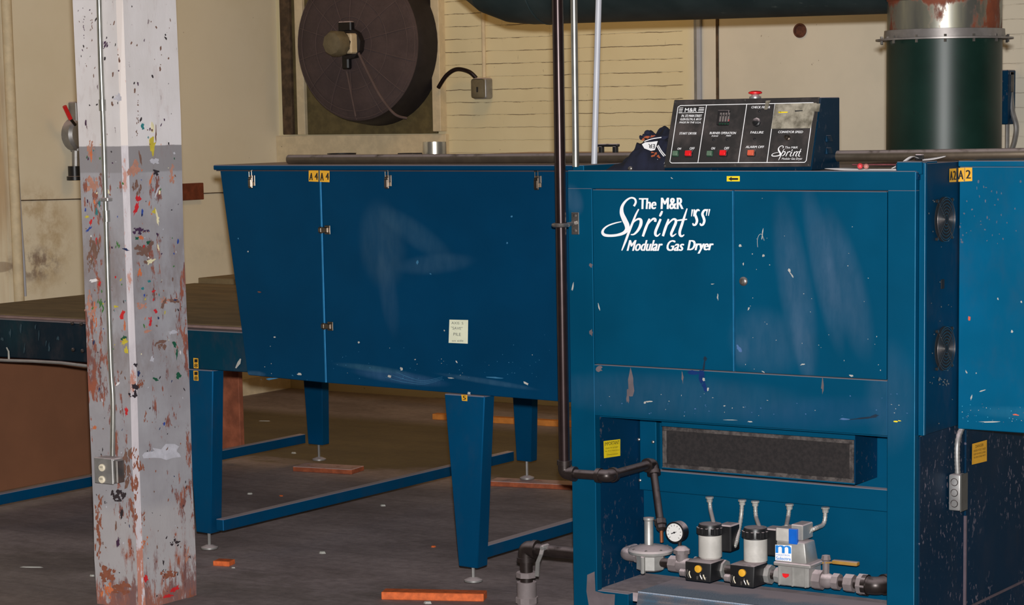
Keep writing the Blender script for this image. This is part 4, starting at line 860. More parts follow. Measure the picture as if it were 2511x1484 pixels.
for i in range(14): b.blot(up1, rnd.uniform(2300, 2330), rnd.uniform(925, 945), rnd.uniform(1, 2.5), rnd.uniform(1, 4), 0, 0, 7, .4)
b.build('paint_speckle', [plain('dull_chip', (110, 110, 106), .7)], us, smooth=False)['kind'] = 'stuff'
sticker(us, up1, up2, [(2328, 414), (2345, 413), (2345, 446), (2328, 447)], [('A', ((2330, 420), (2336, 420), (2336, 442), (2330, 442))), ('2', ((2338, 419), (2344, 419), (2344, 441), (2338, 441)))])
# clamp holding the black pipe to the cabinet
c_ = on(1412, 548, 1, YC)
b = MB(); b.box(c_.x - .014, c_.x + .013, YC - .004, YC, c_.z - .034, c_.z + .034, bev=.001)
for dz in (-.022, .024): b.lathe((c_.x, YC - .004, c_.z + dz), (0, -1, 0), [(.005, 0), (.005, .003), (.002, .004)], 10, 0)
cp = b.build('pipe_clamp', M['steel'], cab)
PXc, PYc, PR = -3.806, 5.868, .0172
b = MB(); b.ring((PXc, PYc, c_.z - .004), (0, 0, 1), PR + .006, .0065, 28, 0, 8); b.tube([(PXc + .02, PYc + .004, c_.z - .002), (c_.x, YC - .004, c_.z)], .006, 8); b.lathe((c_.x - .004, YC - .004, c_.z), (0, -1, 0), [(.009, 0), (.009, .009)], 6); b.build('clamp_ring', M['steel'], cp)

# ================================================================== gas supply pipe in front of the cabinet
zb = on(1380, 1160, 1, PYc).z
e1 = on(1490, 1168, 1, PYc)
gp = thing('gas_supply_pipe', (PXc, PYc, zb), 'dark iron pipe dropping past the cabinet and bending inside it', 'pipe')
b = MB(); b.tube([(PXc, PYc, zb + .03), (PXc, PYc, 3.4)], PR, 18); b.build('riser', M['iron_clean'], gp)
e2 = Vector((e1.x + .002, 6.135, zb + .004))
b = MB(); b.tube([(PXc + .02, PYc, zb), (e1.x - .02, PYc, zb + .002)], PR * .86, 16); b.build('branch', M['iron'], gp); b = MB(); b.tube([(e1.x, PYc + .02, zb + .002), (e2.x, e2.y - .02, e2.z)], PR * .86, 16); b.build('branch', M['iron'], gp)
def elbow(mb, c, d1, d2, r, l=.03, m=0):
    c = Vector(c); d1 = Vector(d1).normalized(); d2 = Vector(d2).normalized()
    mb.tube(fillet([c + d1 * l, c, c + d2 * l], l * .8, 8), r, 16, m)
    for d in (d1, d2): mb.tube([c + d * (l - .006), c + d * (l + .008)], r * 1.16, 16, m)
b = MB(); elbow(b, (PXc, PYc, zb), (0, 0, 1), (1, 0, 0), PR * 1.18, .032); b.build('elbow', M['iron'], gp); b = MB(); elbow(b, (e1.x, PYc, zb + .002), (-1, 0, 0), (0, 1, 0), PR * 1.15, .03); b.build('elbow', M['iron'], gp)
dn = on(1619, 1278, 1, 6.06); b = MB(); dv = (dn - e2).normalized()
elbow(b, e2, (0, -1, 0), dv, PR * 1.1, .03); b.build('inner_elbow', M['iron'], gp)
b = MB(); b.tube([e2 + dv * .02, dn], PR * .72, 14); b.lathe(dn, dv, [(.014, -.008), (.020, -.004), (.020, .012), (.016, .016), (.016, .026), (.009, .034)], 8); b.build('drop', M['iron'], gp)
b = MB(); b.tube([dn + dv * .03, on(1623, 1330, 1, 6.05)], .006, 8); b.build('nipple', M['copper'], gp)
# two straight pipes and conduit rising from the deck
b = MB(); q = on(1412, 405, 2, 1.436); top = on(1409, -40, 1, q.y); b.tube([(q.x, q.y, 1.431), (q.x + .006, q.y, 3.4)], .0105, 16); tag(b.build('bright_conduit', M['galv']), 'shiny galvanised conduit rising from the machine beside the dark pipe', 'conduit')
b = MB(); q = on(1457, 404, 2, 1.431); tp = on(1468, 0, 1, q.y + .02); tp = q + (tp - q) * 2.2; b.tube([(q.x, q.y, 1.431), tp], .0098, 16)
wp = b.build('white_pipe', M['white_pipe']); tag(wp, 'thin white plastic pipe leaning up from the machine top', 'pipe')

# ================================================================== right hood module
rh = thing('dryer_hood', (-2.2, 6.8, .66), 'blue hood module right of the cabinet, marked A 2, cut by the picture edge', 'dryer hood')
b = MB(); b.box(UX + .001, -1.75, YH, 8.15, .663, 1.425, bev=.002); b.build('main_panel', M['blue_far'], rh)
b = MB(); b.box(UX + .001, -1.74, YH - .010, 8.17, 1.425, 1.442, bev=.002); b.build('lid', M['blue_far'], rh)
a1, a2 = Yp(YH - .0015), Yp(YH - .0022)
sticker(rh, a1, a2, [(2348, 412), (2365, 411), (2365, 445), (2348, 446)], [('A', ((2350, 418), (2362, 418), (2362, 440), (2350, 440)))])
sticker(rh, a1, a2, [(2366, 411), (2384, 411), (2384, 444), (2366, 445)], [('2', ((2369, 417), (2380, 417), (2380, 438), (2369, 438)))])
b = MB(); rnd = random.Random(31)
for i in range(40): b.blot(a1, 2350 + abs(rnd.gauss(60, 60)), rnd.uniform(440, 600), rnd.uniform(.8, 2.6), rnd.uniform(1, 3.5), 0, 1, 9, .45)
for (x_, y_, rx, ry, ro, k) in ((2377, 782, 3, 6, 0, 2), (2370, 912, 1.6, 5, -.5, 0), (2382, 975, 1.6, 6, .2, 0), (2410, 958, 7, 1.6, -.3, 0), (2394, 915, 1.5, 2, 0, 0), (2430, 1035, 24, 1.4, 0, 0), (2490, 1017, 8, 2, .1, 2), (2447, 733, 2.5, 2.5, 0, 0), (2482, 813, 3, 3, 0, 0), (2505, 740, 2, 3, 0, 0)): b.blot(a1, x_, y_, rx, ry, ro, k, 9, .4)
for i in range(40): b.blot(a1, rnd.uniform(2352, 2511), 1040 - abs(rnd.gauss(0, 30)), rnd.uniform(.5, 1.5), rnd.uniform(.5, 1.2), 0, rnd.choice([0, 1, 3]), 7, .4)
b.build('paint_speckle', [M['chip'], plain('grey_grime_spot', (74, 88, 108), .8), M['orange_btn'], plain('teal_scuff', (60, 150, 180), .5)], rh, smooth=False)['kind'] = 'stuff'
# junction box, hose and warning card on the lower side
jx = SX + .004; BD, BW = .036, .046
jy = on(2326, 1210, 0, jx).y; jz0, jz1 = on(2349, 1256, 0, jx + BD).z, on(2349, 1168, 0, jx + BD).z
jb = thing('outlet_box', (jx, jy + BW / 2, jz0), 'grey steel junction box on the dark side of the cabinet', 'electrical box')
b = MB(); b.box(jx, jx + BD, jy, jy + BW, jz0, jz1, bev=.004, seg=2)
for k in range(3):
    zc = jz0 + (jz1 - jz0) * (.2 + .3 * k); b.ring((jx + BD * .5, jy - .0006, zc), (0, 1, 0), .0105, .0011, 22, 1, 5)
b.build('body', [M['galv_dull'], M['iron']], jb)
b = MB(); b.box(jx + BD, jx + BD + .004, jy - .002, jy + BW + .002, jz0 - .002, jz1 + .002, bev=.001); b.build('cover', plain('grey_cover_plate', (96, 96, 92), .5, .4), jb)
b = MB(); flexible(b, [(jx + .018, jy + .024, jz1), (jx + .016, jy + .022, jz1 + .045), (jx + .014, jy + .028, jz1 + .10), (jx + .013, jy + .07, jz1 + .135), (jx + .012, jy + .10, jz1 + .14)], .0085, 0, .005)
tag(b.build('metal_hose', M['galv_dull']), 'curved metal hose above the junction box on the cabinet side', 'hose')
w1, w2 = Xp(SX + .0075), Xp(SX + .0085)
sticker(cab, w1, w2, [(2384, 1089), (2420, 1079), (2420, 1131), (2383, 1140)], [('DANGER', ((2392, 1092), (2412, 1087), (2412, 1094), (2392, 1099))), ('HIGH VOLTAGE', ((2388, 1104), (2417, 1097), (2417, 1102), (2388, 1109))), ('KEEP DOORS CLOSED', ((2388, 1113), (2417, 1106), (2417, 1110), (2388, 1117))), ('NO SERVICEABLE PARTS', ((2388, 1121), (2417, 1114), (2417, 1118), (2388, 1125)))], 'warning_sticker', 'yellow', bold=0)

# ================================================================== gas train in the compartment
TY = 6.05
def tp_(px, py, y=TY): return on(px, py, 1, y)
# regulator
q = tp_(1596, 1398); rg = thing('gas_regulator', (q.x, TY, q.z), 'dusty round gas regulator with a chimney cap, first in the row', 'regulator')
zc = tp_(1592, 1350).z; zt_ = tp_(1592, 1272).z
b = MB(); b.lathe((q.x, TY, q.z), (0, 0, 1), [(.036, 0), (.046, .006), (.046, zc - q.z - .014), (.052, zc - q.z - .008)], 8); b.box(q.x - .006, q.x + .006, TY - .056, TY - .04, q.z - .004, zc - .01, bev=.003); b.build('body', M['cast'], rg)
b = MB(); b.lathe((q.x, TY, zc - .010), (0, 0, 1), [(.055, 0), (.070, .004), (.072, .012), (.068, .018), (.04, .026), (.016, .030)], 30); di = b.build('diaphragm_case', M['cast'], rg)
b = MB(); b.lathe((q.x - .006, TY, zc + .015), (0, 0, 1), [(.0165, 0), (.0145, .006), (.0145, zt_ - zc - .022), (.0175, zt_ - zc - .018), (.0175, zt_ - zc - .012), (.006, zt_ - zc - .010)], 16); b.build('chimney', M['cast'], rg)
b = MB()
for k in range(8): a = k * math.pi / 4 + .3; b.lathe((q.x + .061 * math.cos(a), TY + .061 * math.sin(a), zc + .004), (0, 0, 1), [(.005, 0), (.005, .006), (.002, .008)], 6)
b.build('bolt', M['steel'], di)
b = MB(); el = tp_(1530, 1360); b.tube(fillet([(q.x - .04, TY, el.z + .002), (el.x, TY, el.z + .002), (el.x, TY + .07, el.z + .002)], .03), .021, 14); b.tube([(q.x - .05, TY, el.z + .002), (q.x - .042, TY, el.z + .002)], .026, 8); b.build('inlet_elbow', M['cast_dusty'], rg)
# pipe run with fittings
pz = tp_(1700, 1388).z
run = thing('gas_manifold', (-3.2, TY, pz), 'dusty iron pipe run joining the gas regulator, valves and elbow', 'pipe')
b = MB(); b.tube([(q.x + .04, TY, pz), (tp_(2150, 1412).x, TY, pz)], .015, 16); b.build('pipe', M['iron'], run)
tee = tp_(1672, 1360)
b = MB(); b.tube([(tee.x - .03, TY, pz), (tee.x + .03, TY, pz)], .023, 14); b.tube([(tee.x, TY, pz), (tee.x, TY, pz + .04)], .020, 14); b.lathe((tee.x, TY, pz + .036), (0, 0, 1), [(.027, 0), (.027, .012), (.014, .022), (.008, .024)], 8); b.build('tee', M['cast_dusty'], run)
for px_, r_ in ((1655, .026), (2008, .030), (2085, .027), (2118, .032)):
    b = MB(); x_ = tp_(px_, 1400).x; b.tube([(x_ - .014, TY, pz), (x_ + .014, TY, pz)], r_, 8); b.build('coupling', M['cast_dusty'], run)
b = MB(); xe = tp_(2150, 1410).x; elbow(b, (xe, TY, pz), (-1, 0, 0), (.35, .94, 0), .027, .034); b.tube([(xe + .01, TY + .04, pz), (xe + .05, BY + .03, pz)], .017, 12); b.build('elbow', M['iron'], run)
# gauge
gq = tp_(1664, 1303); gg = thing('pressure_gauge', (gq.x, TY, pz + .05), 'round pressure gauge with white dial standing above the gas pipe', 'gauge')
b = MB(); b.lathe((gq.x, TY + .012, gq.z), (0, -1, 0), [(.029, 0), (.032, .004), (.032, .03), (.0335, .032), (.0335, .037), (.029, .0375)], 32); b.build('case', M['black'], gg)
b = MB(); b.lathe((gq.x, TY + .012, gq.z), (0, -1, 0), [(.0285, .034), (.0285, .0378), (.002, .038)], 32)
dy = TY + .012 - .0388
for k in range(11):
    a = math.radians(225 - 27 * k); u = Vector((math.cos(a), 0, math.sin(a))); w_ = Vector((-u.z, 0, u.x)) * .0007; c0 = Vector((gq.x, dy, gq.z))
    b.face([c0 + u * .020 + w_, c0 + u * .0255 + w_, c0 + u * .0255 - w_, c0 + u * .020 - w_], 1)
dial = b.build('dial', [M['gaugeface'], M['ink']], gg, smooth=False)
b = MB(); b.tube([(gq.x - .010, dy - .001, gq.z - .004), (gq.x + .008, dy - .001, gq.z + .003)], [.0016, .0008], 6); b.lathe((gq.x, dy + .0005, gq.z), (0, -1, 0), [(.003, 0), (.003, .002)], 10); b.build('needle', M['ink'], dial)
b = MB(); b.tube([(gq.x + .004, TY, gq.z - .03), (gq.x + .004, TY, pz + .058)], .006, 8); b.build('stem', M['iron'], gg)
# two solenoid valves with canister, junction box and pressure switch
def solenoid(px_, ptop, pbot, label):
    c = tp_(px_, pbot); top = tp_(px_, ptop); r_ = .0365
    v = thing('solenoid_valve', (c.x, TY, pz - .03), label, 'valve', 'solenoid gas valves')
    b = MB(); b.lathe((c.x, TY, c.z), (0, 0, 1), [(r_ - .006, -.012), (r_ - .004, 0), (r_, .002), (r_, top.z - c.z - .034)], 30); b.build('canister', M['grey_can'], v)
    b = MB(); h0 = top.z - c.z - .034
    b.lathe((c.x, TY, c.z), (0, 0, 1), [(r_ + .001, h0), (r_ + .001, h0 + .026), (r_ - .002, h0 + .034), (.004, h0 + .035)], 30)
    for k in range(14): a = k * 2 * math.pi / 14; b.box(c.x + (r_ + .001) * math.cos(a) - .004, c.x + (r_ + .001) * math.cos(a) + .004, TY + (r_ + .001) * math.sin(a) - .004, TY + (r_ + .001) * math.sin(a) + .004, c.z + h0 + .004, c.z + h0 + .024, bev=.001)
    b.build('cap', M['black'], v)
    b = MB(); b.box(c.x + .02, c.x + .066, TY + .01, TY + .07, c.z + .018, top.z - .003, bev=.004); jj = b.build('terminal_box', M['black'], v)
    b = MB(); b.box(c.x - .04, c.x + .04, TY - .03, TY + .03, pz - .028, pz + .02, bev=.008, seg=2); b.tube([(c.x, TY, pz), (c.x, TY, c.z)], .026, 14); b.lathe((c.x - .055, TY, pz), (1, 0, 0), [(.03, 0), (.03, .016)], 8); b.lathe((c.x + .04, TY, pz), (1, 0, 0), [(.03, 0), (.03, .016)], 8); b.box(c.x + .012, c.x + .03, TY - .034, TY - .03, pz - .016, pz + .03, m=1, bev=.001); b.build('body', [M['cast'], M['galv']], v)
    return c
def pswitch(px0, py0, px1, py1, label):
    y0 = TY - .085; a = tp_(px0, py0, y0); c = tp_(px1, py1, y0); s = thing('pressure_switch', ((a.x + c.x) / 2, TY - .05, c.z), label, 'pressure switch', 'gas pressure switches')
    x0, x1, z0, z1 = a.x, c.x, c.z, a.z
    b = MB(); b.hexa([(x0 + .004, y0, z0), (x1 - .003, y0, z0), (x1, y0 + .085, z0), (x0, y0 + .085, z0)], [(x0, y0 + .006, z1), (x1 - .003, y0 + .006, z1), (x1, y0 + .088, z1), (x0, y0 + .088, z1)], 0, .004, 2); b.build('housing', M['black'], s)
    b = MB(); xc, zc_ = x0 + (x1 - x0) * .52, z0 + (z1 - z0) * .66; b.lathe((xc, y0 + .004, zc_), (0, -1, 0), [(.0115, 0), (.0115, .006), (.009, .007)], 20); b.build('dial', M['yellow'], s)
    b = MB()
    for k, dx in enumerate((.14, .22, .62, .74)):
        xs = x0 + (x1 - x0) * dx; b.tube(catmull([(xs, y0 - .002, z0 + .034 - .004 * k), (xs + .001, y0 - .006, z0 + .022), (xs + .006, y0 - .005, z0 + .010)], 4), .0018, 6, k % 2)
    for dx in (.5, .68, .8): xs = x0 + (x1 - x0) * dx; b.box(xs - .003, xs + .002, y0 - .003, y0 + .004, z0 + .006, z0 + .016, bev=.0006)
    b.build('wiring', [M['steel'], M['ivory']], s)
    b = MB(); b.lathe((x0 + .002, y0 + .03, z0 + .016), (-1, 0, 0), [(.016, 0), (.016, .008), (.012, .012), (.012, .03)], 12); b.build('port', M['cast_dusty'], s); b = MB(); b.tube([(xc, y0 + .05, z0 + .03), (xc, TY, pz)], .016, 10); b.build('neck', M['cast_dusty'], s)
c1_ = solenoid(1742, 1284, 1366, 'grey canister solenoid valve just right of the pressure gauge')
c2_ = solenoid(1853, 1293, 1376, 'grey canister solenoid valve beside the blue logo control valve')
pswitch(1677, 1376, 1744, 1430, 'black pressure switch with yellow dial below the gauge side valve')
pswitch(1787, 1384, 1850, 1443, 'black pressure switch with yellow dial nearest the logo control valve')
# modulating control valve with the logo plate
y0 = TY - .045; a = tp_(1900, 1296, y0); c = tp_(1975, 1440, y0)
mv = thing('control_valve', ((a.x + c.x) / 2, TY, c.z), 'cast gas control valve bearing a white plate with blue m logo', 'valve')
fl_z = tp_(1940, 1385, y0).z; bt = tp_(1940, 1438, y0).z; md = tp_(1940, 1330, y0).z
b = MB(); b.box(a.x + .012, c.x + .010, y0, TY + .04, bt, fl_z - .004, bev=.003)
for dx in (0, .05, .098): b.box(a.x + .012 + dx * .9, a.x + .018 + dx * .9, y0 - .004, y0, bt, fl_z - .004, bev=.001)
b.lathe((a.x + .012, TY, pz), (-1, 0, 0), [(.03, 0), (.03, .014), (.024, .016), (.024, .03)], 8); b.build('body', M['cast'], mv)
b = MB(); b.box(a.x - .002, c.x + .02, y0 - .008, TY + .05, fl_z - .006, fl_z + .006, bev=.003); b.build('flange', M['cast'], mv)
b = MB(); b.hexa([(a.x, y0, fl_z + .005), (c.x + .004, y0, fl_z + .005), (c.x + .004, TY + .035, fl_z + .005), (a.x, TY + .035, fl_z + .005)], [(a.x + .002, y0 + .006, md), (c.x - .006, y0 + .006, md), (c.x - .006, TY + .03, md), (a.x + .002, TY + .03, md)], 0, .005, 2); b.build('bonnet', M['cast'], mv)
at = tp_(1930, 1298, y0).z; b = MB(); b.box(a.x, a.x + .054, y0 + .004, TY + .03, md - .002, at, bev=.003); b.build('head', M['grey_can'], mv)
b = MB(); b.box(a.x + .048, a.x + .088, y0 + .01, TY + .035, md + .005, at + .014, bev=.003); b.build('actuator', M['cast'], mv)
b = MB(); b.box(a.x + .0455, a.x + .0735, y0 + .001, y0 + .012, md - .006, at + .002, bev=.001); b.build('blue_cover', M['mblue'], mv)
b = MB(); n_ = Vector((0, -(md - fl_z), .006)).normalized(); P0_ = Vector((a.x, y0 - .0008, fl_z + .005)); pj = lambda x_, y_: hit(x_, y_, P0_, n_); pj2 = lambda x_, y_: hit(x_, y_, P0_ + n_ * .0006, n_)
b.face([pj(1901, 1336), pj(1901, 1374), pj(1941, 1378), pj(1941, 1338)], 0); write(b, pj2, 'm', (1902.5, 1337), (1939, 1339), (1939, 1358), (1902.5, 1356), 1, .05)
write(b, pj2, 'MAXITROL', (1903, 1359), (1938, 1361), (1938, 1364.5), (1903, 1362.5), 1); write(b, pj2, 'Selectra', (1903, 1365), (1939, 1367), (1939, 1375), (1903, 1373), 1, .02)
b.build('logo_plate', [M['white'], M['mlogo']], mv, smooth=False)
b = MB(); rq = tp_(1926, 1412, y0 - .002); b.hexa([(rq.x - .010, y0 - .004, rq.z + .006), (rq.x + .012, y0 - .004, rq.z + .006), (rq.x + .010, y0 - .004, rq.z - .002), (rq.x + .001, y0 - .004, rq.z - .007), (rq.x - .008, y0 - .004, rq.z - .003)], [(rq.x - .010, y0, rq.z + .006), (rq.x + .012, y0, rq.z + .006), (rq.x + .010, y0, rq.z - .002), (rq.x + .001, y0, rq.z - .007), (rq.x - .008, y0, rq.z - .003)], 0, 0); b.build('arrow_tab', M['red'], mv)
# ball valve
bq = tp_(2030, 1395); bv = thing('ball_valve', (bq.x, TY, pz - .02), 'small dusty ball valve with a yellow-edged lever handle', 'valve')
b = MB(); b.tube([(bq.x - .05, TY, pz), (bq.x - .035, TY, pz)], .026, 8); b.ball((bq.x - .004, TY, pz), .026, 0, 16, (1.1, .9, .9)); b.tube([(bq.x + .02, TY, pz), (bq.x + .04, TY, pz)], .025, 8); b.build('body', M['cast_dusty'], bv)
hz = tp_(2030, 1374).z
b = MB(); b.lathe((bq.x - .006, TY, pz + .02), (0, 0, 1), [(.011, 0), (.011, hz - pz - .022), (.016, hz - pz - .018), (.013, hz - pz - .006), (.004, hz - pz - .004)], 8); b.build('stem', M['cast_dusty'], bv)
b = MB(); x2 = tp_(2105, 1375).x; b.hexa([(bq.x - .014, TY - .010, hz - .010), (bq.x + .02, TY - .010, hz - .006), (bq.x + .02, TY + .010, hz - .006), (bq.x - .014, TY + .010, hz - .010)], [(bq.x - .014, TY - .010, hz - .006), (bq.x + .02, TY - .010, hz - .002), (bq.x + .02, TY + .010, hz - .002), (bq.x - .014, TY + .010, hz - .006)], 0, 0)
b.box(bq.x + .018, x2, TY - .011, TY + .011, hz - .008, hz + .004, bev=.003, seg=2); b.build('lever', M['leverhandle'], bv)
# flexible conduits from beam to devices
def flex(pts, label, fit=True):
    P = [Vector(p) for p in pts]; t_ = thing('flexible_conduit', P[0], label, 'conduit', 'metal flexible conduits under the cabinet beam')
    b = MB(); flexible(b, P, .0068, 0, .0035); b.build('hose', M['flex'], t_)
    b = MB(); b.lathe(P[0] + Vector((0, 0, .004)), (0, 0, -1), [(.013, 0), (.013, .005), (.0095, .007), (.0095, .016)], 10); b.build('connector', M['flex'], t_)
    return t_
def bt_(px, py=1222): v = on(px, py, 1, BY - .04); return Vector((v.x, v.y, .394))
p = bt_(1740, 1222); flex([p, (p.x + .002, p.y, .36), (c1_.x + .002, TY + .02, tp_(1742, 1284).z - .006)], 'straight metal conduit down to the solenoid valve near the gauge')
p = bt_(1820, 1230); e_ = tp_(1806, 1330, TY + .04); ft = flex([p, (p.x - .004, p.y, .34), e_, e_ + Vector((-.006, 0, -.012)), Vector((c1_.x + .06, TY + .04, e_.z - .014))], 'long curved metal conduit dropping between the two solenoid valves')
p = bt_(1852, 1232); flex([p, (p.x + .001, p.y, .35), (c2_.x + .004, TY + .02, tp_(1853, 1293).z - .006)], 'straight metal conduit down to the second solenoid valve')
p = bt_(1936, 1240); flex([p, (p.x - .004, p.y, .36), (tp_(1926, 1298, TY).x, TY + .005, at - .004)], 'slightly leaning metal conduit down to the logo control valve')
p = bt_(2024, 1248); e_ = tp_(1990, 1300, TY + .03); flex([p, (p.x - .002, p.y, .345), (e_.x + .012, TY + .03, e_.z + .006), (e_.x - .01, TY + .02, e_.z - .006), (a.x + .085, TY + .01, at - .012)], 'metal conduit bending sideways into the logo control valve')

# ================================================================== floor pipe at the cabinet's left
fy_ = 5.985
k0 = on(1290, 1345, 1, fy_)
fp = thing('floor_gas_pipe', (k0.x, fy_, 0), 'rusty iron pipe rising from the floor and elbowing into the cabinet', 'pipe')
b = MB(); b.tube([(k0.x, fy_, 0), (k0.x, fy_, k0.z)], .021, 16); b.build('riser', M['iron'], fp); b = MB(); b.tube([(k0.x, fy_, k0.z), (CX0 + .02, fy_, k0.z + .002)], .020, 16); b.build('pipe', M['iron'], fp)
b = MB(); elbow(b, (k0.x, fy_, k0.z), (0, 0, -1), (1, 0, 0), .0265, .035); b.build('elbow', M['iron'], fp)
b = MB(); zz = on(1290, 1412, 1, fy_).z; b.tube([(k0.x, fy_, zz - .004), (k0.x, fy_, zz + .012)], .034, 8); b.tube([(k0.x, fy_, .012), (k0.x, fy_, zz - .02)], .032, 14); b.tube([(k0.x, fy_, .03), (k0.x, fy_, .048)], .037, 8); b.build('union', M['cast_dusty'], fp)
b = MB(); pts = [on(1330, 1344, 1, fy_ - .03), on(1326, 1360, 1, fy_ - .04), on(1318, 1380, 1, fy_ - .04), on(1316, 1414, 1, fy_ - .035)]
for A_, B_ in zip(pts, pts[1:]): b.hexa([A_ + Vector((-.007, 0, 0)), A_ + Vector((.007, 0, 0)), A_ + Vector((.007, .004, 0)), A_ + Vector((-.007, .004, 0))], [B_ + Vector((-.007, 0, 0)), B_ + Vector((.007, 0, 0)), B_ + Vector((.007, .004, 0)), B_ + Vector((-.007, .004, 0))], 0, 0)
b.lathe(pts[0] + Vector((0, .03, 0)), (0, -1, 0), [(.01, 0), (.01, .03), (.006, .036)], 8); b.build('lever', M['galv_dull'], fp)

# ================================================================== control console on top
BLc, BRc = on(1628, 416.5, 1, 5.925), on(1988.5, 412.8, 1, 5.925)
cx0, cx1, czb = BLc.x, BRc.x, 1.4205
tlv = on(1655, 246, 0, cx0); trv = on(2011, 238, 0, cx1)
ct, cyt = (tlv.z + trv.z) / 2, (tlv.y + trv.y) / 2; cyb = on(2059, 330, 0, cx1).y
con = thing('control_console', ((cx0 + cx1) / 2, 6.0, czb), 'black-faced control console with push buttons and white lettering', 'control panel')
b = MB(); b.hexa([(cx0, 5.927, czb), (cx1, 5.927, czb), (cx1, cyb, czb), (cx0, cyb, czb)], [(cx0, cyt + .002, ct), (cx1, cyt + .002, ct), (cx1, cyb, ct), (cx0, cyb, ct)], 0, .002); b.build('case', M['navy_case'], con)
fn = Vector((0, -(ct - czb), cyt - 5.925)).normalized(); fp0 = Vector((cx0, 5.925, czb))
def cp_(d): return lambda x_, y_: hit(x_, y_, fp0 + fn * d, fn)
def K(p): return (1480 + p[0] / 3.923, 200 + p[1] / 3.923)          # the enlarged view in which the face was measured
fbt = [cp_(0)(*K(p)) for p in ((582, 832), (1994, 820), (2083, 152), (684, 180))]
b = MB(); b.hexa(fbt, [v + fn * .003 for v in fbt], 0, .001)
t = NT('worn_black_faceplate'); v = t.ramp(t.noise(9, 6, .7), .42, .75); 
face = b.build('faceplate', t.done(t.mix(t.math('MULTIPLY', v, .55), lin((40, 38, 38)), lin((92, 82, 80))), .55), con)
b = MB(); g3 = cp_(.0036)
def line(p, q, w=3.2):
    a, c = Vector(p), Vector(q); d = (c - a).normalized(); n = Vector((-d.y, d.x)) * w; b.face([g3(*K(v)) for v in (a + n, c + n, c - n, a - n)], 0)
outl = [(728, 232), (2028, 203), (1945, 778), (640, 783)]
oc = [(740, 231), (2016, 203), (2026, 215), (1950, 760), (1935, 777), (655, 784), (638, 770), (716, 246)]
for i in range(8): line(oc[i], oc[(i + 1) % 8])
line((990, 228), (908, 778)); line((1378, 218), (1296, 778)); line((1650, 210), (1572, 778))
def txt(s, x0, y0, x1, y1, bold=.02, sh=6): write(b, g3, s, K((x0 + sh, y0)), K((x1 + sh, y0)), K((x1, y1)), K((x0, y1)), 0, bold)
for k in range(4): 
    yy = 252 + k * 15; 
    b.face([g3(*K(v)) for v in ((728 - k * 2, yy), (728 - k * 2, yy + (5 + 2 * (k % 2))), (968 - k * 2, yy - 4 + (5 + 2 * (k % 2))), (968 - k * 2, yy - 4))], 0)
b.face([cp_(.0039)(*K(v)) for v in ((768, 250), (755, 300), (905, 296), (920, 246))], 1)
write(b, cp_(.0042), 'M&R', K((785, 256)), K((900, 254)), K((895, 292)), K((780, 294)), 0, .015)
txt('1N. 372 MAIN STREET', 748, 318, 942, 342); txt('GLEN ELLYN, IL 60137', 735, 352, 938, 376); txt('MADE IN THE U.S.A.', 728, 384, 936, 402)
txt('START DRYER', 728, 488, 892, 510); txt('BURNER OPERATION', 1020, 484, 1270, 506); txt('PURGE', 1038, 518, 1100, 530); txt('MAIN', 1178, 514, 1222, 528)
txt('CHECK FILTER', 1420, 236, 1600, 258); txt('FAILURE', 1412, 478, 1535, 500); txt('CONVEYOR SPEED', 1678, 474, 1915, 496); txt('ALARM OFF', 1366, 618, 1540, 640)
txt('ON', 708, 636, 742, 656); txt('OFF', 826, 632, 872, 656); txt('ON', 1033, 632, 1068, 654); txt('OFF', 1158, 630, 1204, 654)
txt('The M&R', 1742, 624, 1866, 644, 0); txt('Modular Gas Dryer', 1712, 732, 1908, 758, 0)
sx = lambda p: K((1618 + (p[0] - 402) * (285 / 535), 618 + (p[1] - 268) * (140 / 335)))
script_strokes(b, g3, sx, .42)
b.build('lettering', [M['white'], M['ink']], face, smooth=False)
def button(cx_, cy_, rx, ry, h, mat, rim=None, name='push_button'):
    c = cp_(.003); b = MB(); bot = [c(*K((cx_ - rx, cy_ + ry))), c(*K((cx_ + rx - 3, cy_ + ry))), c(*K((cx_ + rx + 3, cy_ - ry))), c(*K((cx_ - rx + 5, cy_ - ry)))]
    ctr = sum(bot, Vector()) / 4
    if rim: b.hexa([ctr + (v - ctr) * 1.18 for v in bot], [ctr + (v - ctr) * 1.15 + fn * h * .45 for v in bot], 1, .0006)
    b.hexa(bot, [ctr + (v - ctr) * .88 + fn * h for v in bot], 0, .0008); return b.build(name, [mat, M[rim] if rim else mat], con)
button(697, 696, 26, 25, .010, M['green_btn'], 'green_ring'); button(824, 697, 31, 27, .012, M['red'], 'black'); button(1026, 696, 26, 25, .010, M['green_btn'], 'green_ring'); button(1157, 693, 31, 27, .012, M['red'], 'black'); button(1424, 691, 33, 28, .010, M['orange_btn'], 'black')
# counter, meter under old tape, knob, lamps, screws, emergency stop
b = MB(); c = cp_(.003); bot = [c(*K(p)) for p in ((1098, 425), (1205, 425), (1222, 285), (1115, 285))]; b.hexa(bot, [v + fn * .010 for v in bot], 0, .001)
c3 = cp_(.0135)
for k in range(4):
    x_ = 1112 + k * 26; b.face([c3(*K(p)) for p in ((x_ + 10, 300), (x_ - 1, 385), (x_ + 16, 385), (x_ + 27, 300))], 1); b.face([cp_(.0138)(*K(p)) for p in ((x_ + 9, 318), (x_ + 7, 335), (x_ + 17, 335), (x_ + 19, 318))], 0)
    b.face([c3(*K(p)) for p in ((x_ - 1, 398), (x_ - 3, 415), (x_ + 14, 415), (x_ + 16, 398))], 2)
b.face([cp_(.014)(*K(p)) for p in ((1203, 365), (1201, 380), (1207, 380), (1209, 365))], 3)
b.build('temperature_counter', [M['black'], plain('grey_wheels', (120, 112, 110), .4), M['green_ring'], M['red']], con)
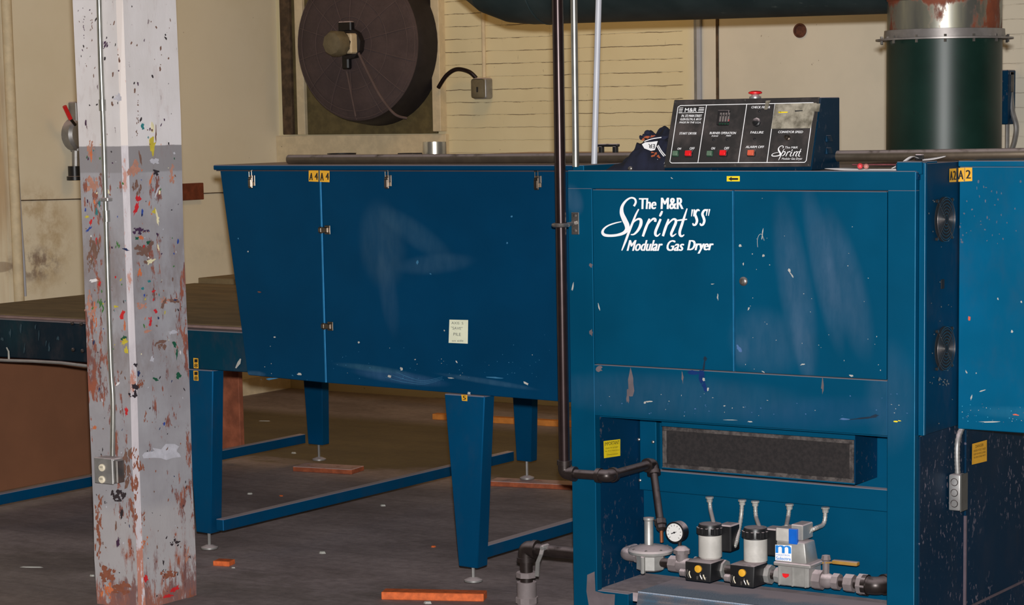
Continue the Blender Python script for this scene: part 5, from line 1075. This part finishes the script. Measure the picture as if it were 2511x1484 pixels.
b = MB(); bot = [c(*K(p)) for p in ((1652, 420), (1985, 405), (2010, 230), (1680, 238))]; b.hexa(bot, [v + fn * .006 for v in bot], 0, .001); b.face([cp_(.0094)(*K(p)) for p in ((1700, 300), (1698, 340), (1960, 330), (1965, 290))], 1)
b.build('speed_meter', [M['screen'], plain('pale_meter_face', (128, 122, 108), .4)], con)
t = NT('old_clear_tape'); v = t.ramp(t.noise(26, 5, .6), .3, .7); t.b.inputs['Alpha'].default_value = .72
M['tapeclear'] = t.done(t.mix(v, lin((104, 98, 84)), lin((190, 182, 164))), .3)
b = MB(); g4 = cp_(.0112)
for q_ in (((1650, 215), (1610, 455), (1995, 448), (2050, 205)), ((1990, 212), (1980, 285), (2075, 290), (2086, 212)), ((1560, 185), (1545, 270), (1575, 268), (1606, 182))): b.face([g4(*K(p)) for p in q_], 0)
b.face([cp_(.0118)(*K(p)) for p in ((1680, 290), (1684, 304), (1770, 300), (1772, 290))], 1); b.face([cp_(.0118)(*K(p)) for p in ((1680, 288), (1680, 302), (1708, 300), (1708, 288))], 2); b.face([cp_(.0118)(*K(p)) for p in ((1840, 278), (1842, 290), (1915, 284), (1915, 276))], 2)
b.build('tape_patch', [M['tapeclear'], M['yellow2'], M['ink']], con, smooth=False)
def knob(cx_, cy_, prof, mat, name, seg=20):
    b = MB(); b.lathe(cp_(.003)(*K((cx_, cy_))), fn, prof, seg); return b.build(name, mat, con)
knob(1476, 395, [(.0135, 0), (.0135, .006), (.0095, .008), (.0085, .013), (.003, .014)], M['black'], 'buzzer', 8)
knob(1775, 545, [(.008, 0), (.008, .004), (.0055, .006), (.0055, .016), (.002, .017)], M['latch'], 'speed_knob', 14)
for x_, y_ in ((1060, 562), (1190, 560), (1455, 555), (1500, 288)): knob(x_, y_, [(.004, 0), (.004, .003), (.002, .005)], M['screen'], 'indicator_lamp', 10)
for x_, y_ in ((688, 200), (1362, 182), (2070, 162), (592, 815), (1265, 808), (1970, 806)): knob(x_, y_, [(.0035, 0), (.003, .002), (.001, .0025)], M['steel'], 'screw', 10)
ec = on(1852, 236, 2, ct); ec = Vector((on(1852, 240, 1, (cyt + cyb) / 2).x, (cyt + cyb) / 2, ct))
b = MB(); b.lathe(ec + Vector((0, 0, -.002)), (0, 0, 1), [(.0175, 0), (.0175, .008), (.012, .010), (.010, .014)], 20); es = b.build('stop_button_base', M['galv_dull'], con)
b = MB(); b.lathe(ec + Vector((0, 0, .008)), (0, 0, 1), [(.009, 0), (.010, .004), (.020, .007), (.0205, .011), (.016, .014), (.004, .0152)], 24); b.build('stop_button', M['red'], es)
for py_ in (340, 370):
    b = MB(); c_ = on(2032, py_, 0, cx1); b.hexa([(cx1 - .001, c_.y - .02, c_.z - .009), (cx1 - .001, c_.y + .02, c_.z - .009), (cx1 - .001, c_.y + .017, c_.z + .010), (cx1 - .001, c_.y - .017, c_.z + .010)], [(cx1 + .006, c_.y - .018, c_.z - .009), (cx1 + .006, c_.y + .018, c_.z - .009), (cx1 + .001, c_.y + .015, c_.z + .009), (cx1 + .001, c_.y - .015, c_.z + .009)], 0, .001); b.build('louver', M['navy_case'], con)

# ================================================================== jacket heaped beside the console
jl, jr = on(1496, 415, 1, 5.95).x, cx0 - .004
jk = thing('jacket', ((jl + jr) / 2, 6.03, 1.4205), 'crumpled dark navy jacket with white tag left of the console', 'jacket')
b = MB(); nx, ny = 56, 36; rows = []
def prof_h(u): 
    K_ = ((0, .010), (.08, .030), (.2, .046), (.29, .062), (.34, .100), (.42, .112), (.55, .112), (.72, .112), (.88, .108), (1, .10))
    for (a0, h0), (a1, h1) in zip(K_, K_[1:]):
        if u <= a1: return h0 + (h1 - h0) * (u - a0) / (a1 - a0)
    return K_[-1][1]
jy0, jy1 = 5.925, 6.20
for i in range(nx + 1):
    u = i / nx; row = []
    for j in range(ny + 1):
        v_ = j / ny; env = min(1, (v_ / .42) ** .55, ((1 - v_) / .28) ** .6 if v_ < 1 else 0)
        x_ = jl + (jr - jl) * u; y_ = jy0 + (jy1 - jy0) * v_
        nz = mnoise.noise(Vector((x_ * 24, y_ * 20, 1.7))) * .018 + mnoise.noise(Vector((x_ * 60, y_ * 44, 5))) * .008
        ridge = .010 * math.sin(x_ * 95 + y_ * 60 + 5 * mnoise.noise(Vector((x_ * 9, y_ * 9, 3))))
        h = max(.0015, prof_h(u) * env + (nz + ridge * env) * min(1, env * 1.4) * min(1, prof_h(u) / .05))
        row.append(b.bm.verts.new((x_ + .008 * mnoise.noise(Vector((y_ * 30, u * 8, 0))), y_ + .006 * mnoise.noise(Vector((x_ * 30, 4, v_ * 5))), 1.4205 + h)))
    rows.append(row)
for i in range(nx):
    for j in range(ny): b.bm.faces.new((rows[i][j], rows[i + 1][j], rows[i + 1][j + 1], rows[i][j + 1]))
edge = [r[0] for r in rows] + rows[-1][1:] + [r[-1] for r in rows[::-1]][1:] + rows[0][::-1][1:-1]
low = [b.bm.verts.new((v.co.x, v.co.y, 1.4202)) for v in edge]
for i in range(len(edge)): b.bm.faces.new((edge[i], low[i], low[(i + 1) % len(edge)], edge[(i + 1) % len(edge)]))
b.build('cloth', M['jacket'], jk, angle=80)
b = MB(); c_ = [on(px_, py_, 1, 5.985) for px_, py_ in ((1570, 338), (1576, 336), (1584, 333), (1600, 336), (1625, 338), (1640, 334))]; b.tube(catmull(c_, 5), [.006 + .002 * math.sin(i) for i in range(26)], 10)
c_ = on(1588, 326, 1, 6.0); b.ball(c_, .011, 0, 12, (1, 1, .8)); b.build('collar', M['jacket'], jk, angle=80)
tg = lambda d: (lambda x_, y_: on(x_, y_, 1, 5.958 - d + .0011 * (370 - y_) * .6))
b = MB(); tg0 = tg(.004); tg1 = tg(.006)
b.face([tg0(x_, y_) for x_, y_ in ((1582, 349), (1574, 354), (1580, 364), (1596, 370), (1606, 368), (1613, 346), (1597, 348))][::-1], 0); write(b, tg1, 'ER', (1605, 364), (1590, 363), (1590, 353), (1606, 354), 1, .02); b.build('tag', [M['white'], M['ink']], jk, smooth=False)
b = MB()
for (x_, y_, rx, ry, ro) in ((1586, 337, 8, 3, .1), (1600, 334, 6, 2.5, -.2), (1577, 342, 3, 4, 0), (1608, 376, 5, 3, -.7), (1602, 382, 5, 2.5, -.4), (1615, 384, 4, 3, .5), (1600, 374, 3, 2, 0)): b.blot(tg0, x_, y_, rx, ry, ro, 0, 10, .45)
for q_ in (((1611, 358), (1619, 372), (1630, 386)), ((1614, 356), (1622, 370), (1632, 382)), ((1612, 392), (1622, 391), (1630, 400)), ((1613, 397), (1622, 396), (1628, 402)), ((1580, 347), (1598, 341), (1622, 337))): b.stroke(tg0, catmull([Vector(p) for p in q_], 4), [2.2] * 9, 1)
b.build('trim_stitching', [plain('rust_orange_embroidery', (168, 84, 50), .8), M['white']], jk, smooth=False)

# ================================================================== odds and ends on the machine top
def curved_sheet(pts_a, pts_b, name, mat, label, cat, th=.0012):
    b = MB(); A = catmull(pts_a, 5); B = catmull(pts_b, 5); va = [b.bm.verts.new(p) for p in A]; vb = [b.bm.verts.new(p) for p in B]
    for i in range(len(A) - 1): b.bm.faces.new((va[i], va[i + 1], vb[i + 1], vb[i]))
    o = b.build(name, mat, None, angle=60, solid=th); return tag(o, label, cat)
z0 = 1.4185
A = [on(2022, 409, 2, z0 + .001), on(2080, 414, 2, z0), on(2130, 415, 2, z0), on(2190, 414, 2, z0)]
curved_sheet([Vector((p.x, 5.925 + .0 * i, 1.4215 if i else 1.426)) for i, p in enumerate([on(px_, 412, 1, 5.925) for px_ in (2022, 2070, 2130, 2195)])], [Vector((p.x + .02, 6.16, 1.423)) for p in [on(px_, 412, 1, 5.925) for px_ in (2022, 2070, 2130, 2195)]], 'paper_sheet', M['paper'], 'flat grey-white paper lying beside the console on the cabinet', 'paper')
pA = [on(2188, 412, 1, 5.95), on(2208, 400, 1, 5.97), on(2234, 383, 1, 6.0)]; pB = [p + Vector((.05, .10, .002)) for p in pA]
curved_sheet([on(2186, 413, 1, 5.93), on(2206, 402, 1, 5.95), on(2232, 384, 1, 5.98), on(2252, 388, 1, 6.02)], [on(2200, 410, 1, 6.03), on(2224, 399, 1, 6.05), on(2246, 386, 1, 6.08), on(2264, 390, 1, 6.10)], 'folded_paper', M['paper'], 'bent white paper strip rising near the cabinet corner', 'paper')
curved_sheet([on(2262, 388, 1, 6.1), on(2290, 383, 1, 6.12), on(2322, 380, 1, 6.14)], [on(2262, 393, 1, 6.02), on(2290, 391, 1, 6.04), on(2318, 384, 1, 6.06)], 'paper_sheet', M['paper'], 'white paper corner sticking out beside the right hood', 'paper')
q = on(2150, 404, 2, 1.424); b = MB(); b.box(q.x - .06, q.x + .10, q.y - .05, q.y + .13, 1.4235, 1.4275, bev=.001); tag(b.build('magazine', M['paper_red']), 'reddish printed magazine lying flat behind the loose papers', 'magazine')
for px_, r_, mt, lb in ((2109, .0085, M['pink'], 'bright red plastic cap lying on the cabinet top'), (2124, .0078, M['pink2'], 'dull pink cap beside the bright red cap on the cabinet')):
    q = on(px_, 409, 1, 5.96); b = MB(); b.ball((q.x, 5.96, 1.4238 + r_), r_, 0, 16); tag(b.build('plastic_cap', mt), lb, 'cap')
for px_, lb in ((1545, 'shiny crumpled foil bit at the jacket edge'),):
    q = on(px_, 413, 1, 5.915); b = MB(); b.ball((q.x, 5.917, 1.4255), .008, 0, 9, (1, .8, .9)); tag(b.build('foil_scrap', M['steel']), lb, 'scrap')
b = MB(); q = on(2254, 384, 1, 6.04); b.box(q.x - .01, q.x + .012, q.y - .01, q.y + .01, 1.446, 1.464, bev=.003); tag(b.build('small_clip', M['black']), 'small black clip on the blue cabinet rim by the papers', 'clip')
# long pipe lying across the hood tops
pts = [on(px_, py_, 2, z_) for px_, py_, z_ in ((708, 391, 1.4468), (1100, 389.5, 1.4475), (1390, 387.5, 1.449), (2100, 382.5, 1.458), (2511, 377, 1.462), (2800, 373, 1.464))]
b = MB(); b.tube(pts, .0163, 18); tag(b.build('steel_tube', plain('dusty_brown_steel_tube', (112, 100, 86), .38, .75, dust=.45)), 'long dusty steel tube lying across the machine tops', 'tube')
q = on(838, 377, 1, 6.75); b = MB(); b.lathe((q.x, 6.75, 1.4302), (0, 0, 1), [(.04, 0), (.048, .004), (.055, q.z - 1.428), (.05, q.z - 1.428), (.045, .008)], 24); tag(b.build('black_tray', M['black']), 'shallow black round tray on the hood top below the fan', 'tray')
q = on(1066, 378, 1, 6.8); zt_ = on(1066, 348, 1, 6.8).z; b = MB(); r_ = .043; b.lathe((q.x, 6.8, 1.4302), (0, 0, 1), [(r_, 0), (r_, zt_ - 1.4302), (r_ - .003, zt_ - 1.4302), (r_ - .003, .01)], 36); tag(b.build('metal_can', plain('brushed_tin', (196, 190, 176), .28, .85)), 'short shiny open metal can on the hood top', 'can')
q = on(1012, 377, 1, 6.7); b = MB(); b.box(q.x - .04, q.x + .03, 6.66, 6.72, 1.4302, on(1012, 375, 1, 6.7).z, bev=.002); tag(b.build('dark_strip', M['sootsteel']), 'thin dark flat strip beside the metal can', 'strip')
q0 = on(1468, 353, 1, 6.8); q1 = on(1517, 376, 1, 6.8)
b = MB(); b.box(q0.x, q1.x, 6.79, 6.81, q0.z - .010, q0.z, bev=.002); 
for x_ in (q0.x + .004, q1.x - .02): b.box(x_, x_ + .014, 6.79, 6.81, 1.4302, q0.z - .008, bev=.002)
tag(b.build('black_bracket', M['black']), 'small black two-legged bracket on the machine top beside the white pipe', 'bracket')

# ================================================================== exhaust ducts
DYc = 7.45
dl, dr = on(2177, 200, 1, DYc), on(2457, 200, 1, DYc); DXc = (dl.x + dr.x) / 2; d_ = (Vector((DXc, DYc, 1.6)) - EYE); DR = abs(280 / F * d_.dot(W2)) / 2
vd = thing('exhaust_stack', (DXc, DYc, 1.4175), 'dark green round exhaust stack with grey flange and rusty top', 'duct')
# where the axis lies: shift so that both silhouettes match
fz = on(2316, 92, 1, DYc - DR).z
b = MB(); b.lathe((DXc, DYc, 1.4175), (0, 0, 1), [(DR, 0), (DR, fz - 1.4175)], 64); b.build('stack', M['duct'], vd)
b = MB(); b.lathe((DXc, DYc, fz - .004), (0, 0, 1), [(DR, 0), (DR + .038, .001), (DR + .038, .007), (DR + .010, .009), (DR + .008, .036), (DR + .001, .037)], 64); flg = b.build('flange', M['flange'], vd)
b = MB()
for k in range(14):
    a = k * 2 * math.pi / 14 + .2; b.lathe((DXc + (DR + .022) * math.cos(a), DYc + (DR + .022) * math.sin(a), fz - .014), (0, 0, 1), [(.005, 0), (.005, .026)], 6)
b.build('bolt', M['steel'], flg)
b = MB(); b.lathe((DXc, DYc, fz + .03), (0, 0, 1), [(DR - .002, 0), (DR - .002, .10), (DR + .003, .105), (DR - .001, .112), (DR - .001, .6)], 64); b.build('upper_duct', M['duct_g'], vd)
hz_ = on(1700, 38, 1, DYc - .08).z; HR = .19; hc = hz_ + HR - .004
hl = on(1170, 20, 1, DYc - .05).x
hd_ = thing('horizontal_duct', (DXc - 1, DYc, hz_), 'dusty dark teal duct running level above the machine', 'duct')
b = MB(); path = fillet([(hl - .02, DYc, hc + 1.0), (hl - .02, DYc, hc), (DXc - DR + .03, DYc, hc - .015)], .26, 6); b.tube(path, HR, 44); b.build('run', M['duct_h'], hd_, angle=12)
b = MB()
for x_ in (hl + .30, hl + .95): b.ring((x_, DYc, hc), (1, 0, 0), HR + .001, .005, 44, 0, 6)
b.build('seam_ring', M['duct_h'], hd_)

# ================================================================== loose wood and litter on the floor
def plank(p0, p1, wid, th, name, mat, label, z=0, cat='wood strip', group=None):
    p0 = Vector((p0.x, p0.y, 0)); p1 = Vector((p1.x, p1.y, 0)); d = (p1 - p0).normalized(); n = Vector((-d.y, d.x, 0)) * wid
    q = [p0, p1, p1 + n, p0 + n]; b = MB(); b.hexa([v + Vector((0, 0, z)) for v in q], [v + Vector((0, 0, z + th)) for v in q], 0, .002)
    return tag(b.build(name, mat), label, cat, group)
p0_, p1_ = on(935, 1471, 2, 0), on(1186, 1476, 2, 0)
plank(p0_, p1_, .06, .026, 'wood_strip', M['wood_shim'], 'bright orange wood strip under the front leg beside the cabinet')
plank(on(718, 1156, 2, 0), on(862, 1164, 2, 0), .12, .022, 'wood_strip', M['wood_far'], 'orange wood strip under the farther rear conveyor leg')
plank(on(1197, 1192, 2, 0), on(1420, 1203, 2, 0), .10, .022, 'wood_strip', M['wood_far'], 'long reddish wood strip under the rear leg behind the cabinet')
plank(on(1060, 1029, 2, 0), on(1420, 1050, 2, 0), .05, .03, 'wood_strip', plain('yellow_orange_lumber', (196, 122, 48), .7, var=.15), 'yellow-orange lumber strip on the floor near the back wall')
plank(on(522, 1388, 2, 0), on(562, 1390, 2, 0), .05, .018, 'wood_scrap', M['wood_shim'], 'small orange wood scrap beside the post and near leg', cat='wood scrap')
b = MB(); b.box(XL + .002, XL + .03, 9.55, YW - .002, 0, .10, bev=.002); struct(b.build('baseboard_left', M['cream_paint']))
for px_, py_, r_, lb in ((790, 1357, .017, 'white flake on the open floor between the two front legs'), (572, 1393, .008, 'tiny pale flake by the small orange wood scrap'), (940, 1241, .014, 'pale flake just in front of the middle stretcher'), (865, 1160, .014, 'white crumb at the end of a rear wood strip'), (613, 1212, .014, 'cream flake between the post and the middle stretcher'), (720, 1112, .014, 'cream flake below the farther stretcher'), (650, 1033, .022, 'flat pale splinter on the far floor behind the conveyor'), (80, 1392, .03, 'long pale splinter on the floor left of the post'), (225, 1413, .012, 'white crumb at the foot of the post'), (1050, 1480, .016, 'white crumb in front of the bright orange wood strip'), (1062, 1342, .012, 'faint flake left of the tapered front leg'), (690, 1217, .010, 'reddish chip beyond the middle stretcher')):
    q = on(px_, py_, 2, 0); b = MB(); rr = random.Random(px_); n = 7
    base_ = [(q.x + r_ * math.cos(2 * math.pi * k / n) * rr.uniform(.7, 1.2), q.y + r_ * math.sin(2 * math.pi * k / n) * rr.uniform(.5, .9)) for k in range(n)]
    if 'splinter' in lb: base_ = [(q.x + (x_ - q.x) * 1.3 + (y_ - q.y) * .5, q.y + (y_ - q.y) * .45 + (x_ - q.x) * .5) for x_, y_ in base_]
    b.hexa([(x_, y_, 0) for x_, y_ in base_], [(q.x + (x_ - q.x) * .7, q.y + (y_ - q.y) * .7, r_ * (.12 if 'splinter' in lb else .45)) for x_, y_ in base_], 0, 0)
    tag(b.build('floor_litter', M['wood_shim'] if 'red' in lb else M['chip'], smooth=False), lb, 'litter', 'litter flakes on the floor')
